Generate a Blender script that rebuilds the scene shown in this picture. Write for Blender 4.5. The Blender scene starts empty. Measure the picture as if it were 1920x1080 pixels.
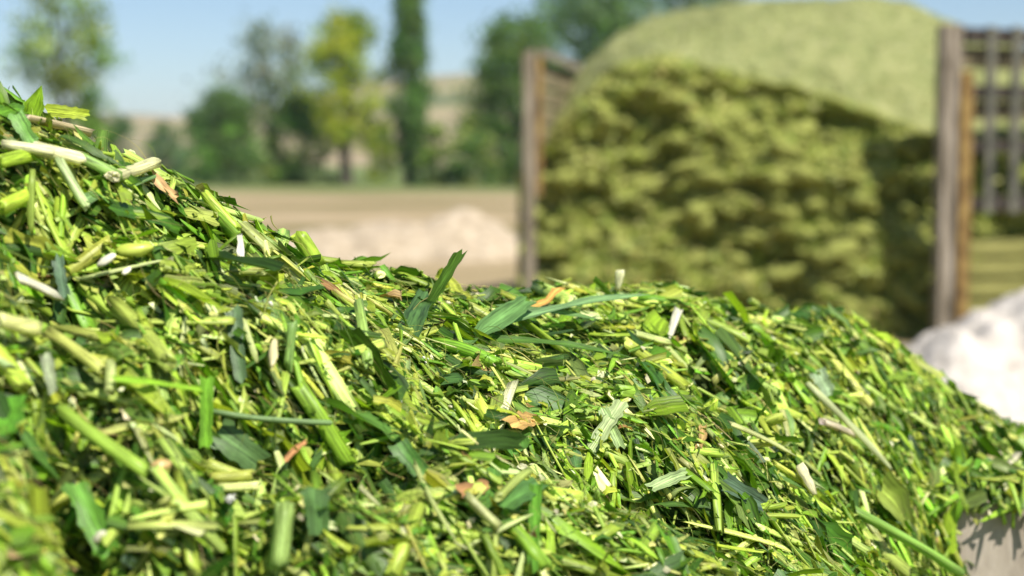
import bpy, bmesh, math, random
import numpy as np
from mathutils import Vector, Matrix, noise as mnoise

R = math.radians
rng = np.random.default_rng(11)
random.seed(11)
scene = bpy.context.scene
col = scene.collection

# ------------------------------------------------------------------ camera
CAM_Z = 1.5
LENS, SENSOR = 57.1, 36.0
F = 1920 * LENS / SENSOR               # focal length in photo pixels
HORIZON = 300.0
PITCH = math.atan((540 - HORIZON) / F)
cam_data = bpy.data.cameras.new('camera')
cam_data.lens = LENS
cam_data.sensor_width = SENSOR
cam_data.clip_start = 0.05
cam_data.clip_end = 6000
cam_data.dof.use_dof = True
cam_data.dof.focus_distance = 1.20
cam_data.dof.aperture_fstop = 4.7
cam_data.dof.aperture_blades = 7
cam = bpy.data.objects.new('camera', cam_data)
cam.location = (0, 0, CAM_Z)
cam.rotation_euler = (R(90) - PITCH, 0, 0)
col.objects.link(cam)
scene.camera = cam

# ------------------------------------------------------------------ sky, sun, exposure
SUN_EL, SUN_AZ = R(52), R(140)         # azimuth from +Y towards +X: sun behind the right shoulder
world = bpy.data.worlds.new('World')
scene.world = world
world.use_nodes = True
wn = world.node_tree
sky = wn.nodes.new('ShaderNodeTexSky')
sky.sky_type = 'NISHITA'
sky.sun_disc = False
sky.sun_elevation = SUN_EL
sky.sun_rotation = SUN_AZ
sky.altitude = 900
sky.air_density = 1.0
sky.dust_density = 0.0
sky.ozone_density = 3.5
wn.links.new(sky.outputs[0], wn.nodes['Background'].inputs[0])
wn.nodes['Background'].inputs[1].default_value = 0.072
sun_data = bpy.data.lights.new('sun', 'SUN')
sun_data.energy = 4.8
sun_data.angle = R(0.53)
sun_data.color = (1.0, 0.94, 0.83)
sun = bpy.data.objects.new('sun', sun_data)
to_sun = Vector((math.sin(SUN_AZ) * math.cos(SUN_EL), math.cos(SUN_AZ) * math.cos(SUN_EL), math.sin(SUN_EL)))
sun.rotation_euler = to_sun.to_track_quat('Z', 'Y').to_euler()
col.objects.link(sun)
scene.view_settings.view_transform = 'Standard'
scene.view_settings.look = 'None'
scene.view_settings.exposure = 0.72
scene.view_settings.gamma = 1.0
scene.cycles.use_denoising = True
scene.cycles.max_bounces = 8
scene.cycles.transparent_max_bounces = 8


def at(u, v, y):
    """World point seen at photo pixel (u, v) at ground distance y in front of the camera."""
    a = -PITCH + math.atan((540 - v) / F)
    z = CAM_Z + y * math.tan(a)
    depth = y * math.cos(PITCH) - (z - CAM_Z) * math.sin(PITCH)
    return Vector(((u - 960) / F * depth, y, z))


def project(P):
    P = np.asarray(P, float)
    dz = P[..., 2] - CAM_Z
    depth = P[..., 1] * math.cos(PITCH) - dz * math.sin(PITCH)
    up = P[..., 1] * math.sin(PITCH) + dz * math.cos(PITCH)
    return 960 + F * P[..., 0] / depth, 540 - F * up / depth, depth


# ------------------------------------------------------------------ helpers
def tag(o, label=None, cat=None, group=None, kind=None):
    if label: o['label'] = label
    if cat: o['category'] = cat
    if group: o['group'] = group
    if kind: o['kind'] = kind
    return o


def empty(name, loc=(0, 0, 0), rz=0.0):
    o = bpy.data.objects.new(name, None)
    o.location = loc
    o.rotation_euler = (0, 0, rz)
    o.empty_display_size = 0.1
    col.objects.link(o)
    return o


def link(name, me, mat=None, parent=None, smooth=True):
    if mat is not None and not me.materials:
        me.materials.append(mat)
    if smooth:
        me.polygons.foreach_set('use_smooth', np.ones(len(me.polygons), bool))
    o = bpy.data.objects.new(name, me)
    col.objects.link(o)
    if parent is not None:
        o.parent = parent
    return o


def quad_mesh(name, verts, quads, colors=None, uvs=None):
    verts = np.ascontiguousarray(verts, np.float32)
    quads = np.ascontiguousarray(quads, np.int32)
    me = bpy.data.meshes.new(name)
    nv, nf = len(verts), len(quads)
    me.vertices.add(nv)
    me.vertices.foreach_set('co', verts.ravel())
    me.loops.add(nf * 4)
    me.loops.foreach_set('vertex_index', quads.ravel())
    me.polygons.add(nf)
    me.polygons.foreach_set('loop_start', np.arange(0, nf * 4, 4, dtype=np.int32))
    if uvs is not None:
        layer = me.uv_layers.new(name='UVMap')
        layer.data.foreach_set('uv', np.ascontiguousarray(uvs, np.float32)[quads.ravel()].ravel())
    if colors is not None:
        a = me.attributes.new('Col', 'FLOAT_COLOR', 'POINT')
        rgba = np.ones((nv, 4), np.float32)
        rgba[:, :3] = colors
        a.data.foreach_set('color', rgba.ravel())
    me.update(calc_edges=True)
    return me


def vnoise2(x, y, seed=0):
    """Smooth value noise in [-1, 1], vectorised."""
    r = np.random.default_rng(seed + 1000).uniform(-1, 1, (256, 256))
    xi, yi = np.floor(x).astype(int), np.floor(y).astype(int)
    fx, fy = x - xi, y - yi
    fx, fy = fx * fx * fx * (fx * (fx * 6 - 15) + 10), fy * fy * fy * (fy * (fy * 6 - 15) + 10)
    a = r[xi % 256, yi % 256]; b = r[(xi + 1) % 256, yi % 256]
    c = r[xi % 256, (yi + 1) % 256]; d = r[(xi + 1) % 256, (yi + 1) % 256]
    return (a * (1 - fx) + b * fx) * (1 - fy) + (c * (1 - fx) + d * fx) * fy


def fbm2(x, y, octaves=4, seed=0, gain=0.5):
    out, amp = np.zeros_like(x, dtype=float), 1.0
    for k in range(octaves):
        out += amp * vnoise2(x * 2 ** k + 17.3 * k, y * 2 ** k + 5.7 * k, seed + k)
        amp *= gain
    return out


def grid_quads(nu, nv):
    """Quads of a (nu+1) x (nv+1) vertex grid, row major in u."""
    i = np.arange(nu)[:, None] * (nv + 1) + np.arange(nv)[None, :]
    return np.stack([i, i + nv + 1, i + nv + 2, i + 1], -1).reshape(-1, 4)


# ------------------------------------------------------------------ materials
def new_mat(name):
    m = bpy.data.materials.new(name)
    m.use_nodes = True
    nt = m.node_tree
    b = nt.nodes['Principled BSDF']
    return m, nt, b


def node(nt, typ, **kw):
    n = nt.nodes.new(typ)
    for k, v in kw.items():
        setattr(n, k, v)
    return n


def mixc(nt, fac, a, b, blend='MIX'):
    m = node(nt, 'ShaderNodeMix', data_type='RGBA', blend_type=blend)
    for sock, val in ((m.inputs[0], fac), (m.inputs[6], a), (m.inputs[7], b)):
        if hasattr(val, 'links') or isinstance(val, bpy.types.NodeSocket):
            nt.links.new(val, sock)
        elif isinstance(val, (int, float)):
            sock.default_value = val
        else:
            sock.default_value = (*val, 1)
    return m.outputs[2]


def ramp(nt, fac, stops):
    r = node(nt, 'ShaderNodeValToRGB')
    e = r.color_ramp.elements
    while len(e) < len(stops):
        e.new(0.5)
    for k, (p, c) in enumerate(stops):
        e[k].position = p
        e[k].color = (*c, 1) if not isinstance(c, (int, float)) else (c, c, c, 1)
    nt.links.new(fac, r.inputs[0])
    return r.outputs[0]


def noise_tex(nt, scale, detail=4, rough=0.55, vec=None, dist=0.0):
    n = node(nt, 'ShaderNodeTexNoise')
    n.inputs['Scale'].default_value = scale
    n.inputs['Detail'].default_value = detail
    n.inputs['Roughness'].default_value = rough
    n.inputs['Distortion'].default_value = dist
    if vec is not None:
        nt.links.new(vec, n.inputs['Vector'])
    return n


def coords(nt, out='Object', scale=(1, 1, 1)):
    tc = node(nt, 'ShaderNodeTexCoord')
    mp = node(nt, 'ShaderNodeMapping')
    mp.inputs['Scale'].default_value = scale
    nt.links.new(tc.outputs[out], mp.inputs['Vector'])
    return mp.outputs[0]


def bump(nt, b, height, strength, distance):
    bp = node(nt, 'ShaderNodeBump')
    bp.inputs['Strength'].default_value = strength
    bp.inputs['Distance'].default_value = distance
    nt.links.new(height, bp.inputs['Height'])
    nt.links.new(bp.outputs[0], b.inputs['Normal'])
    return bp


def plant_mat(name, streak=(2, 14), contrast=0.35, rough=0.45, translucent=0.3, spec=0.5, jitter=0.25, bump_s=0.5):
    """Chopped plant matter: own colour from 'Col', fibres running along the piece, some light let through."""
    m, nt, b = new_mat(name)
    at_ = node(nt, 'ShaderNodeAttribute', attribute_name='Col')
    v = coords(nt, 'UV', (streak[0], streak[1], 1))
    n1 = noise_tex(nt, 1.0, 3, 0.6, v)
    vein = ramp(nt, n1.outputs[0], [(0.36, 1 - contrast), (0.5, 1.0), (0.64, 1 + contrast * 0.7)])
    c = mixc(nt, 1.0, at_.outputs['Color'], vein, 'MULTIPLY')
    oi = node(nt, 'ShaderNodeObjectInfo')
    val = node(nt, 'ShaderNodeMapRange')
    val.inputs['To Min'].default_value = 1 - jitter
    val.inputs['To Max'].default_value = 1 + jitter
    nt.links.new(oi.outputs['Random'], val.inputs['Value'])
    hsv = node(nt, 'ShaderNodeHueSaturation')
    nt.links.new(c, hsv.inputs['Color'])
    nt.links.new(val.outputs[0], hsv.inputs['Value'])
    nt.links.new(hsv.outputs[0], b.inputs['Base Color'])
    b.inputs['Roughness'].default_value = rough
    b.inputs['Specular IOR Level'].default_value = spec
    bump(nt, b, n1.outputs[0], bump_s, 0.0008)
    if translucent > 0:
        tr = node(nt, 'ShaderNodeBsdfTranslucent')
        tint = mixc(nt, 1.0, hsv.outputs[0], (1.25, 1.35, 0.55), 'MULTIPLY')
        nt.links.new(tint, tr.inputs['Color'])
        mx = node(nt, 'ShaderNodeMixShader')
        mx.inputs[0].default_value = translucent
        out = nt.nodes['Material Output']
        nt.links.new(b.outputs[0], mx.inputs[1])
        nt.links.new(tr.outputs[0], mx.inputs[2])
        nt.links.new(mx.outputs[0], out.inputs['Surface'])
    return m


M = {}
M['leaf'] = plant_mat('chopped_leaf', (1.5, 11), 0.5, 0.42, 0.34, 0.32)
M['stalk'] = plant_mat('chopped_stalk', (1.0, 16), 0.5, 0.40, 0.24, 0.35, 0.15)
M['husk'] = plant_mat('dry_husk', (2, 8), 0.4, 0.6, 0.15, 0.3, 0.15)
M['kernel'] = plant_mat('kernel', (2, 2), 0.1, 0.35, 0.1, 0.5, 0.08)
M['chaff'] = plant_mat('chaff', (1, 3), 0.3, 0.55, 0.25, 0.35, 0.0)


def simple_noise_mat(name, stops, scale=3, detail=5, rough=0.9, bump_s=0.4, bump_d=0.02, stretch=(1, 1, 1), spec=0.3):
    m, nt, b = new_mat(name)
    v = coords(nt, 'Object', stretch)
    n = noise_tex(nt, scale, detail, 0.62, v)
    nt.links.new(ramp(nt, n.outputs[0], stops), b.inputs['Base Color'])
    b.inputs['Roughness'].default_value = rough
    b.inputs['Specular IOR Level'].default_value = spec
    if bump_s:
        bump(nt, b, n.outputs[0], bump_s, bump_d)
    return m


M['core'] = simple_noise_mat('packed_gap_shade', [(0.3, (0.02, 0.035, 0.008)), (0.5, (0.05, 0.075, 0.014)), (0.7, (0.10, 0.13, 0.024))], 90, 4, 0.9, 0.8, 0.004)  # forage darker than the loose chop: shade of the gaps put into its colour
M['mound'] = simple_noise_mat('settled_silage', [(0.3, (0.15, 0.18, 0.033)), (0.5, (0.235, 0.26, 0.058)), (0.7, (0.32, 0.325, 0.10))], 3.2, 8, 0.95, 0.7, 0.05)
M['mound_top'] = simple_noise_mat('weathered_silage', [(0.35, (0.18, 0.21, 0.075)), (0.5, (0.25, 0.27, 0.105)), (0.65, (0.325, 0.33, 0.15))], 7, 9, 0.95, 0.9, 0.08)
M['clump'] = simple_noise_mat('silage_clump', [(0.3, (0.18, 0.21, 0.04)), (0.5, (0.265, 0.29, 0.066)), (0.7, (0.36, 0.365, 0.12))], 5, 8, 0.95, 0.7, 0.04)
M['post'] = simple_noise_mat('weathered_wood', [(0.35, (0.09, 0.074, 0.052)), (0.5, (0.225, 0.19, 0.145)), (0.65, (0.40, 0.35, 0.285))], 5, 7, 0.9, 0.6, 0.01, (5, 5, 0.5))
M['post_dark'] = simple_noise_mat('brown_weathered_wood', [(0.35, (0.10, 0.083, 0.058)), (0.5, (0.22, 0.185, 0.135)), (0.65, (0.35, 0.30, 0.23))], 5, 7, 0.9, 0.6, 0.01, (5, 5, 0.5))
M['plank'] = simple_noise_mat('pale_plank', [(0.35, (0.09, 0.075, 0.04)), (0.5, (0.19, 0.16, 0.09)), (0.65, (0.30, 0.26, 0.16))], 5, 7, 0.9, 0.5, 0.01, (0.5, 5, 5))
M['moss_plank'] = simple_noise_mat('mossy_plank', [(0.25, (0.10, 0.10, 0.03)), (0.5, (0.20, 0.195, 0.06)), (0.75, (0.30, 0.29, 0.10))], 5, 7, 0.95, 0.5, 0.01, (0.6, 5, 5))
M['dark_rail_gap'] = simple_noise_mat('dark_steel_gap', [(0.3, (0.022, 0.018, 0.015)), (0.6, (0.05, 0.04, 0.032)), (0.85, (0.10, 0.075, 0.055))], 6, 6, 0.75, 0.3, 0.004)  # rails of the right gate; also the shaded opening in the left one
M['bar'] = simple_noise_mat('grey_bar', [(0.35, (0.04, 0.04, 0.033)), (0.5, (0.10, 0.10, 0.08)), (0.68, (0.20, 0.19, 0.145))], 6, 6, 0.7, 0.3, 0.004)
M['rust'] = simple_noise_mat('rusty_iron', [(0.35, (0.09, 0.05, 0.02)), (0.5, (0.24, 0.15, 0.05)), (0.65, (0.36, 0.26, 0.09))], 7, 7, 0.85, 0.4, 0.006, (2, 2, 1))
M['board'] = simple_noise_mat('grey_board', [(0.35, (0.28, 0.235, 0.19)), (0.5, (0.38, 0.325, 0.27)), (0.65, (0.48, 0.42, 0.355))], 9, 7, 0.9, 0.5, 0.004, (3, 3, 0.8))
M['white_heap'] = simple_noise_mat('white_sand', [(0.35, (0.42, 0.38, 0.33)), (0.5, (0.55, 0.505, 0.45)), (0.65, (0.66, 0.61, 0.55))], 11, 9, 0.95, 0.8, 0.04)
M['gravel'] = simple_noise_mat('pale_gravel', [(0.35, (0.28, 0.225, 0.155)), (0.5, (0.39, 0.32, 0.23)), (0.65, (0.49, 0.41, 0.31))], 5, 8, 0.95, 0.6, 0.05)
M['bark'] = simple_noise_mat('bark', [(0.25, (0.03, 0.025, 0.02)), (0.6, (0.09, 0.075, 0.06)), (0.85, (0.17, 0.15, 0.12))], 3, 6, 0.95, 0.6, 0.03, (4, 4, 0.6))


def foliage_mat(name):
    m, nt, b = new_mat(name)
    a = node(nt, 'ShaderNodeAttribute', attribute_name='Col')
    nt.links.new(a.outputs['Color'], b.inputs['Base Color'])
    b.inputs['Roughness'].default_value = 0.6
    b.inputs['Specular IOR Level'].default_value = 0.3
    tr = node(nt, 'ShaderNodeBsdfTranslucent')
    nt.links.new(mixc(nt, 1.0, a.outputs['Color'], (1.2, 1.3, 0.6), 'MULTIPLY'), tr.inputs['Color'])
    mx = node(nt, 'ShaderNodeMixShader')
    mx.inputs[0].default_value = 0.4
    nt.links.new(b.outputs[0], mx.inputs[1])
    nt.links.new(tr.outputs[0], mx.inputs[2])
    nt.links.new(mx.outputs[0], nt.nodes['Material Output'].inputs['Surface'])
    return m


M['foliage'] = foliage_mat('tree_leaves')


def ground_mat():
    m, nt, b = new_mat('dry_ground')
    v = coords(nt, 'Object')
    big = noise_tex(nt, 0.05, 5, 0.6, v)
    mid = noise_tex(nt, 0.16, 7, 0.65, coords(nt, 'Object', (0.6, 1, 1)))
    fine = noise_tex(nt, 6, 6, 0.7, v)
    soil = ramp(nt, mid.outputs[0], [(0.38, (0.20, 0.17, 0.075)), (0.5, (0.32, 0.25, 0.14)), (0.62, (0.42, 0.325, 0.205))])
    soil = mixc(nt, 0.5, soil, ramp(nt, fine.outputs[0], [(0.3, (0.55,) * 3), (0.7, (1.25,) * 3)]), 'MULTIPLY')
    grass = ramp(nt, mid.outputs[0], [(0.35, (0.09, 0.15, 0.04)), (0.55, (0.14, 0.19, 0.055)), (0.72, (0.25, 0.24, 0.10))])
    sep = node(nt, 'ShaderNodeSeparateXYZ')
    nt.links.new(v, sep.inputs[0])
    mr = node(nt, 'ShaderNodeMapRange')          # the meadow beyond the bare yard
    mr.inputs['From Min'].default_value = 66
    mr.inputs['From Max'].default_value = 84
    nt.links.new(sep.outputs['Y'], mr.inputs['Value'])
    add = node(nt, 'ShaderNodeMath', operation='ADD')
    sub = node(nt, 'ShaderNodeMath', operation='MULTIPLY_ADD')
    nt.links.new(big.outputs[0], sub.inputs[0])
    sub.inputs[1].default_value = 1.6
    sub.inputs[2].default_value = -0.85
    nt.links.new(mr.outputs[0], add.inputs[0])
    nt.links.new(sub.outputs[0], add.inputs[1])
    add.use_clamp = True
    nt.links.new(mixc(nt, add.outputs[0], soil, grass), b.inputs['Base Color'])
    b.inputs['Roughness'].default_value = 0.95
    b.inputs['Specular IOR Level'].default_value = 0.2
    bump(nt, b, fine.outputs[0], 0.5, 0.05)
    return m


def hill_mat():
    m, nt, b = new_mat('dry_hills')
    v = coords(nt, 'Object', (0.004, 0.012, 0.05))
    n = noise_tex(nt, 1.0, 5, 0.55, v)
    c = ramp(nt, n.outputs[0], [(0.36, (0.12, 0.145, 0.06)), (0.44, (0.22, 0.22, 0.09)), (0.5, (0.33, 0.28, 0.15)), (0.58, (0.36, 0.27, 0.18)), (0.68, (0.23, 0.23, 0.10))])
    n2 = noise_tex(nt, 0.05, 6, 0.6, coords(nt, 'Object'))
    c = mixc(nt, 0.6, c, ramp(nt, n2.outputs[0], [(0.3, (0.6,) * 3), (0.7, (1.2,) * 3)]), 'MULTIPLY')
    nt.links.new(c, b.inputs['Base Color'])
    b.inputs['Roughness'].default_value = 1.0
    b.inputs['Specular IOR Level'].default_value = 0.1
    return m


# ------------------------------------------------------------------ ground and hills
def build_ground():
    n = 120
    s = np.linspace(-1, 1, n + 1)
    gx = np.sign(s) * np.abs(s) ** 2.2 * 2500
    X, Y = np.meshgrid(gx, gx, indexing='ij')
    r = np.hypot(X, Y)
    Z = fbm2(X * 0.11, Y * 0.11, 3, 5) * 0.05 * np.clip((r - 4) / 20, 0, 1)
    me = quad_mesh('ground', np.stack([X, Y, Z], -1).reshape(-1, 3), grid_quads(n, n)[:, ::-1])
    tag(link('ground', me, ground_mat()), 'dry tan yard and meadow reaching to the hills', 'ground', kind='structure')


def build_hills():
    nx, ny = 160, 50
    y = np.linspace(330, 1500, ny + 1)
    us = np.array([-1500, -400, 0, 200, 400, 560, 700, 800, 900, 1100, 1300, 1900, 3200])
    vs = np.array([230, 235, 226, 212, 214, 190, 152, 143, 139, 125, 122, 150, 190])
    u = np.linspace(-1500, 3200, nx + 1)
    U, Y = np.meshgrid(u, y, indexing='ij')
    X = (U - 960) / F * 900 * (0.55 + 0.45 * Y / 900)
    top = (HORIZON - np.interp(U, us, vs)) / F * 900
    rise = np.clip((Y - 330) / 570, 0, 1)
    rise = rise * rise * (3 - 2 * rise)
    fall = np.clip((Y - 950) / 550, 0, 1)
    Z = top * rise * (1 - 0.8 * fall) + fbm2(X * 0.008, Y * 0.008, 4, 9) * 2.2 * rise - 0.6
    me = quad_mesh('hills', np.stack([X, Y, Z], -1).reshape(-1, 3), grid_quads(nx, ny)[:, ::-1])
    tag(link('hills', me, hill_mat()), 'low dry hills along the horizon', 'hills', kind='structure')


build_ground()
build_hills()


# ------------------------------------------------------------------ chopped piece shapes (templates)
def t_leaf(L=1.0, W=0.3, nu=8, nv=4, bend=0.1, twist=0.3, fold=0.25, taper=0.3, sweep=0.05, rag=0.06, wave=0.02, r=None, tip=False, crease=1.0):
    r = r or rng
    u = np.linspace(0, 1, nu + 1)[:, None] * np.ones((1, nv + 1))
    v = np.linspace(-1, 1, nv + 1)[None, :] * np.ones((nu + 1, 1))
    w = W / 2 * (1 - taper * u ** 1.5)
    if tip:
        w = W / 2 * np.clip(1 - u ** 2.2, 0.03, 1)
    w = w * (1 + r.normal(0, 0.10, (nu + 1, 1)))
    x = L * (u - 0.5)
    x[0] += r.normal(0, rag * L, nv + 1)
    if not tip:
        x[-1] += r.normal(0, rag * L, nv + 1) + v[-1] * r.normal(0, rag) * L
    yy = v * w
    zz = fold * np.abs(v) * w + 3 * wave * W * np.sin(u * r.uniform(6, 12) + r.uniform(0, 6)) * np.sign(v) * np.abs(v)
    ang = twist * (u - 0.5)
    y = yy * np.cos(ang) - zz * np.sin(ang) + sweep * L * (4 * (u - 0.5) ** 2)
    z = yy * np.sin(ang) + zz * np.cos(ang) + bend * L * (1 - 4 * (u - 0.5) ** 2)
    for _ in range(2):                           # sharp creases where the blade was crushed
        u0 = r.uniform(0.2, 0.8)
        z = z + r.normal(0, 0.22) * L * np.maximum(0, u - u0) * (0.3 if tip else crease)
        y = y + r.normal(0, 0.10) * L * np.maximum(0, u - u0) * (0.3 if tip else crease)
    z = z - z.mean()
    y = y + r.normal(0, 0.05, y.shape) * w * (np.abs(v) > 0.99)
    c = 1 + 0.45 * np.exp(-(v / 0.18) ** 2) - 0.1 * np.abs(v)
    c = c * (1 + r.normal(0, 0.08, c.shape))
    c = np.repeat(c.reshape(-1, 1), 3, 1)
    return np.stack([x, y, z], -1).reshape(-1, 3), grid_quads(nu, nv), c, np.stack([u * L / W * 0.3, (v + 1) / 2], -1).reshape(-1, 2)


def t_stalk(L=1.0, Rd=0.12, seg=8, rings=3, bend=0.04, squash=0.8, split=False, node_=False, r=None, pith=(1.6, 1.5, 2.4)):
    r = r or rng
    if split:
        th = np.concatenate([np.linspace(0, math.pi, seg - 2), [math.pi * 1.27, math.pi * 1.73]])
        rad = np.concatenate([np.ones(seg - 2), [0.30, 0.30]])
        inner = np.concatenate([np.zeros(seg - 2), [1, 1]])
    else:
        th = np.linspace(0, 2 * math.pi, seg, endpoint=False)
        rad = np.ones(seg)
        inner = np.zeros(seg)
    rad = rad * (1 + r.normal(0, 0.11, seg))
    us, rs, cap = [], [], []
    for k in range(rings + 1):
        us.append(k / rings); rs.append(1.0); cap.append(0)
    us = [0.012, 0.0] + us[:]
    rs = [0.06, 0.82] + rs
    cap = [1, 1] + cap
    us += [1.0, 0.988]
    rs += [0.82, 0.06]
    cap += [1, 1]
    P, C, UV = [], [], []
    cut = r.normal(0, 0.35, 2)
    bph = r.uniform(0, 6.28)
    for u, q, cp in zip(us, rs, cap):
        rr = Rd * q * rad
        if node_:
            rr = rr * (1 + 0.25 * math.exp(-((u - 0.8) / 0.06) ** 2))
        y = rr * np.cos(th)
        z = rr * np.sin(th) * squash
        cc = cut[0] if u < 0.5 else cut[1]
        edge = abs(2 * u - 1) > 0.9
        x = L * (u - 0.5) + (cc * y if edge else 0) + (r.normal(0, 0.30 * Rd, seg) if edge else 0)
        off = bend * L * (1 - 4 * (u - 0.5) ** 2)
        P.append(np.stack([x + 0 * y, y + off * math.cos(bph), z + off * math.sin(bph)], -1))
        k = np.clip(cp + inner, 0, 1)[:, None]
        C.append((1 - k) * (np.array([[1, 1, 1]]) * (0.85 + 0.3 * u)) + k * np.array([pith]))
        UV.append(np.stack([np.full(seg, u * 2), np.arange(seg) / seg], -1))
    n = len(us)
    i = np.arange(n - 1)[:, None] * seg + np.arange(seg)[None, :]
    j = np.arange(n - 1)[:, None] * seg + (np.arange(seg)[None, :] + 1) % seg
    q = np.stack([i, j, j + seg, i + seg], -1).reshape(-1, 4)
    return np.concatenate(P), q, np.concatenate(C), np.concatenate(UV)


def t_sliver(L=1.0, W=0.12, T=0.04, rings=4, bend=0.05, taper=0.4, r=None):
    r = r or rng
    P, UV = [], []
    us = np.linspace(0, 1, rings + 1)
    sw = r.normal(0, 0.012)
    for k, u in enumerate(us):
        w = W / 2 * (1 - taper * u) * (1 + r.normal(0, 0.12))
        t = T / 2
        y = np.array([-w, w, w * 0.8, -w * 0.8])
        z = np.array([-t, -t, t, t])
        x = np.full(4, L * (u - 0.5))
        if k in (0, rings):
            x = x + r.normal(0, 0.05 * L, 4)
            if k == rings:
                y, z = y * 0.5, z * 0.6
        P.append(np.stack([x, y + sw * L * math.sin(u * 3), z + bend * L * (1 - 4 * (u - 0.5) ** 2)], -1))
        UV.append(np.stack([np.full(4, u * 2), np.array([0, 0.4, 0.6, 1])], -1))
    i = np.arange(rings)[:, None] * 4 + np.arange(4)[None, :]
    j = np.arange(rings)[:, None] * 4 + (np.arange(4)[None, :] + 1) % 4
    q = np.concatenate([np.stack([i, j, j + 4, i + 4], -1).reshape(-1, 4), [[3, 2, 1, 0], [rings * 4 + k for k in range(4)]]])
    c = np.ones((4 * (rings + 1), 3)) * r.uniform(0.88, 1.12, (4 * (rings + 1), 1))
    return np.concatenate(P), q, c, np.concatenate(UV)


def t_fibre(L=1.0, rad=0.008, rings=5, curl=0.15, r=None):
    r = r or rng
    us = np.linspace(0, 1, rings + 1)
    a, b = r.normal(0, curl, 2)
    k1, k2 = r.uniform(1, 4, 2)
    P, UV = [], []
    for u in us:
        cy, cz = a * L * math.sin(k1 * u), abs(b) * L * math.sin(k2 * u)
        rr = rad * (1 - 0.7 * u)
        th = np.array([0, 2.1, 4.2])
        P.append(np.stack([np.full(3, L * (u - 0.5)), cy + rr * np.cos(th), cz + rr * np.sin(th)], -1))
        UV.append(np.stack([np.full(3, u), th / 6.3], -1))
    i = np.arange(rings)[:, None] * 3 + np.arange(3)[None, :]
    j = np.arange(rings)[:, None] * 3 + (np.arange(3)[None, :] + 1) % 3
    return np.concatenate(P), np.stack([i, j, j + 3, i + 3], -1).reshape(-1, 4), np.ones((3 * (rings + 1), 3)), np.concatenate(UV)


def t_kernel(L=1.0, W=0.65, T=0.5, r=None):
    r = r or rng
    seg, rings = 8, 5
    P, C = [], []
    for k in range(rings + 1):
        a = math.pi * (0.04 + 0.92 * k / rings)
        th = np.linspace(0, 2 * math.pi, seg, endpoint=False)
        q = math.sin(a) * (1 - 0.25 * k / rings)
        P.append(np.stack([np.full(seg, -math.cos(a) * L / 2), q * W / 2 * np.cos(th), q * T / 2 * np.sin(th)], -1))
        C.append(np.ones((seg, 3)) * (0.9 + 0.15 * k / rings))
    i = np.arange(rings)[:, None] * seg + np.arange(seg)[None, :]
    j = np.arange(rings)[:, None] * seg + (np.arange(seg)[None, :] + 1) % seg
    q = np.concatenate([np.stack([i, j, j + seg, i + seg], -1).reshape(-1, 4),
                        [[3, 2, 1, 0], [0, 5, 4, 3][::1], [0, 7, 6, 5],
                         [rings * seg + k for k in (0, 1, 2, 3)], [rings * seg + k for k in (0, 3, 4, 5)], [rings * seg + k for k in (0, 5, 6, 7)]]])
    P = np.concatenate(P)
    P += r.normal(0, 0.02, P.shape) * L
    return P, q, np.concatenate(C), P[:, :2] * 2


def t_shard(r=None):
    r = r or rng
    a = r.uniform(0.25, 0.8)
    P = np.array([[-0.5, -a / 2, 0], [-0.45, a / 2, 0], [0, -a / 2, 0], [0.05, a / 2, 0], [0.5, -a / 2.4, 0], [0.4, a / 3, 0]], float)
    P += r.normal(0, 0.07, P.shape)
    P[2:4, 2] += r.uniform(0.05, 0.25)
    return P, np.array([[0, 2, 3, 1], [2, 4, 5, 3]]), np.ones((6, 3)) * r.uniform(0.85, 1.15, (6, 1)), P[:, :2]


# colours of the plant itself (linear albedo)
LEAF_COLS = [(0.04, 0.10, 0.012), (0.05, 0.115, 0.018), (0.045, 0.11, 0.01), (0.085, 0.19, 0.014), (0.13, 0.25, 0.015), (0.06, 0.14, 0.014), (0.18, 0.31, 0.018), (0.25, 0.37, 0.025), (0.085, 0.165, 0.03), (0.16, 0.23, 0.06), (0.33, 0.41, 0.05), (0.07, 0.16, 0.012), (0.30, 0.37, 0.04), (0.36, 0.43, 0.09)]
STALK_COLS = [(0.30, 0.41, 0.045), (0.42, 0.50, 0.07), (0.50, 0.56, 0.12), (0.35, 0.46, 0.045), (0.62, 0.63, 0.20), (0.22, 0.34, 0.03), (0.48, 0.50, 0.06), (0.37, 0.45, 0.06), (0.56, 0.58, 0.13)]
SLIVER_COLS = [(0.56, 0.60, 0.15), (0.44, 0.51, 0.06), (0.66, 0.66, 0.28), (0.50, 0.50, 0.10), (0.25, 0.40, 0.04), (0.40, 0.48, 0.07), (0.18, 0.33, 0.025), (0.44, 0.45, 0.12), (0.14, 0.28, 0.02), (0.28, 0.42, 0.04)]
HUSK_COLS = [(0.28, 0.17, 0.06), (0.40, 0.27, 0.10), (0.20, 0.12, 0.04), (0.46, 0.35, 0.15), (0.36, 0.29, 0.10)]
CHAFF_COLS = [(0.24, 0.34, 0.035), (0.34, 0.42, 0.06), (0.14, 0.26, 0.02), (0.10, 0.20, 0.015), (0.32, 0.34, 0.05), (0.46, 0.50, 0.15), (0.19, 0.30, 0.03), (0.30, 0.34, 0.04), (0.64, 0.65, 0.38), (0.36, 0.46, 0.05)]

STALK_COLS = [(a * 0.90, b * 1.02, c) for a, b, c in STALK_COLS]
SLIVER_COLS = [(a * 0.90, b * 1.02, c) for a, b, c in SLIVER_COLS]


def pick(cols, n, r=None, var=0.18):
    r = r or rng
    c = np.array(cols)[r.integers(0, len(cols), n)]
    return np.clip(c * r.lognormal(0, var, (n, 1)) * r.lognormal(0, 0.06, (n, 3)), 0, 0.88)


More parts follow.
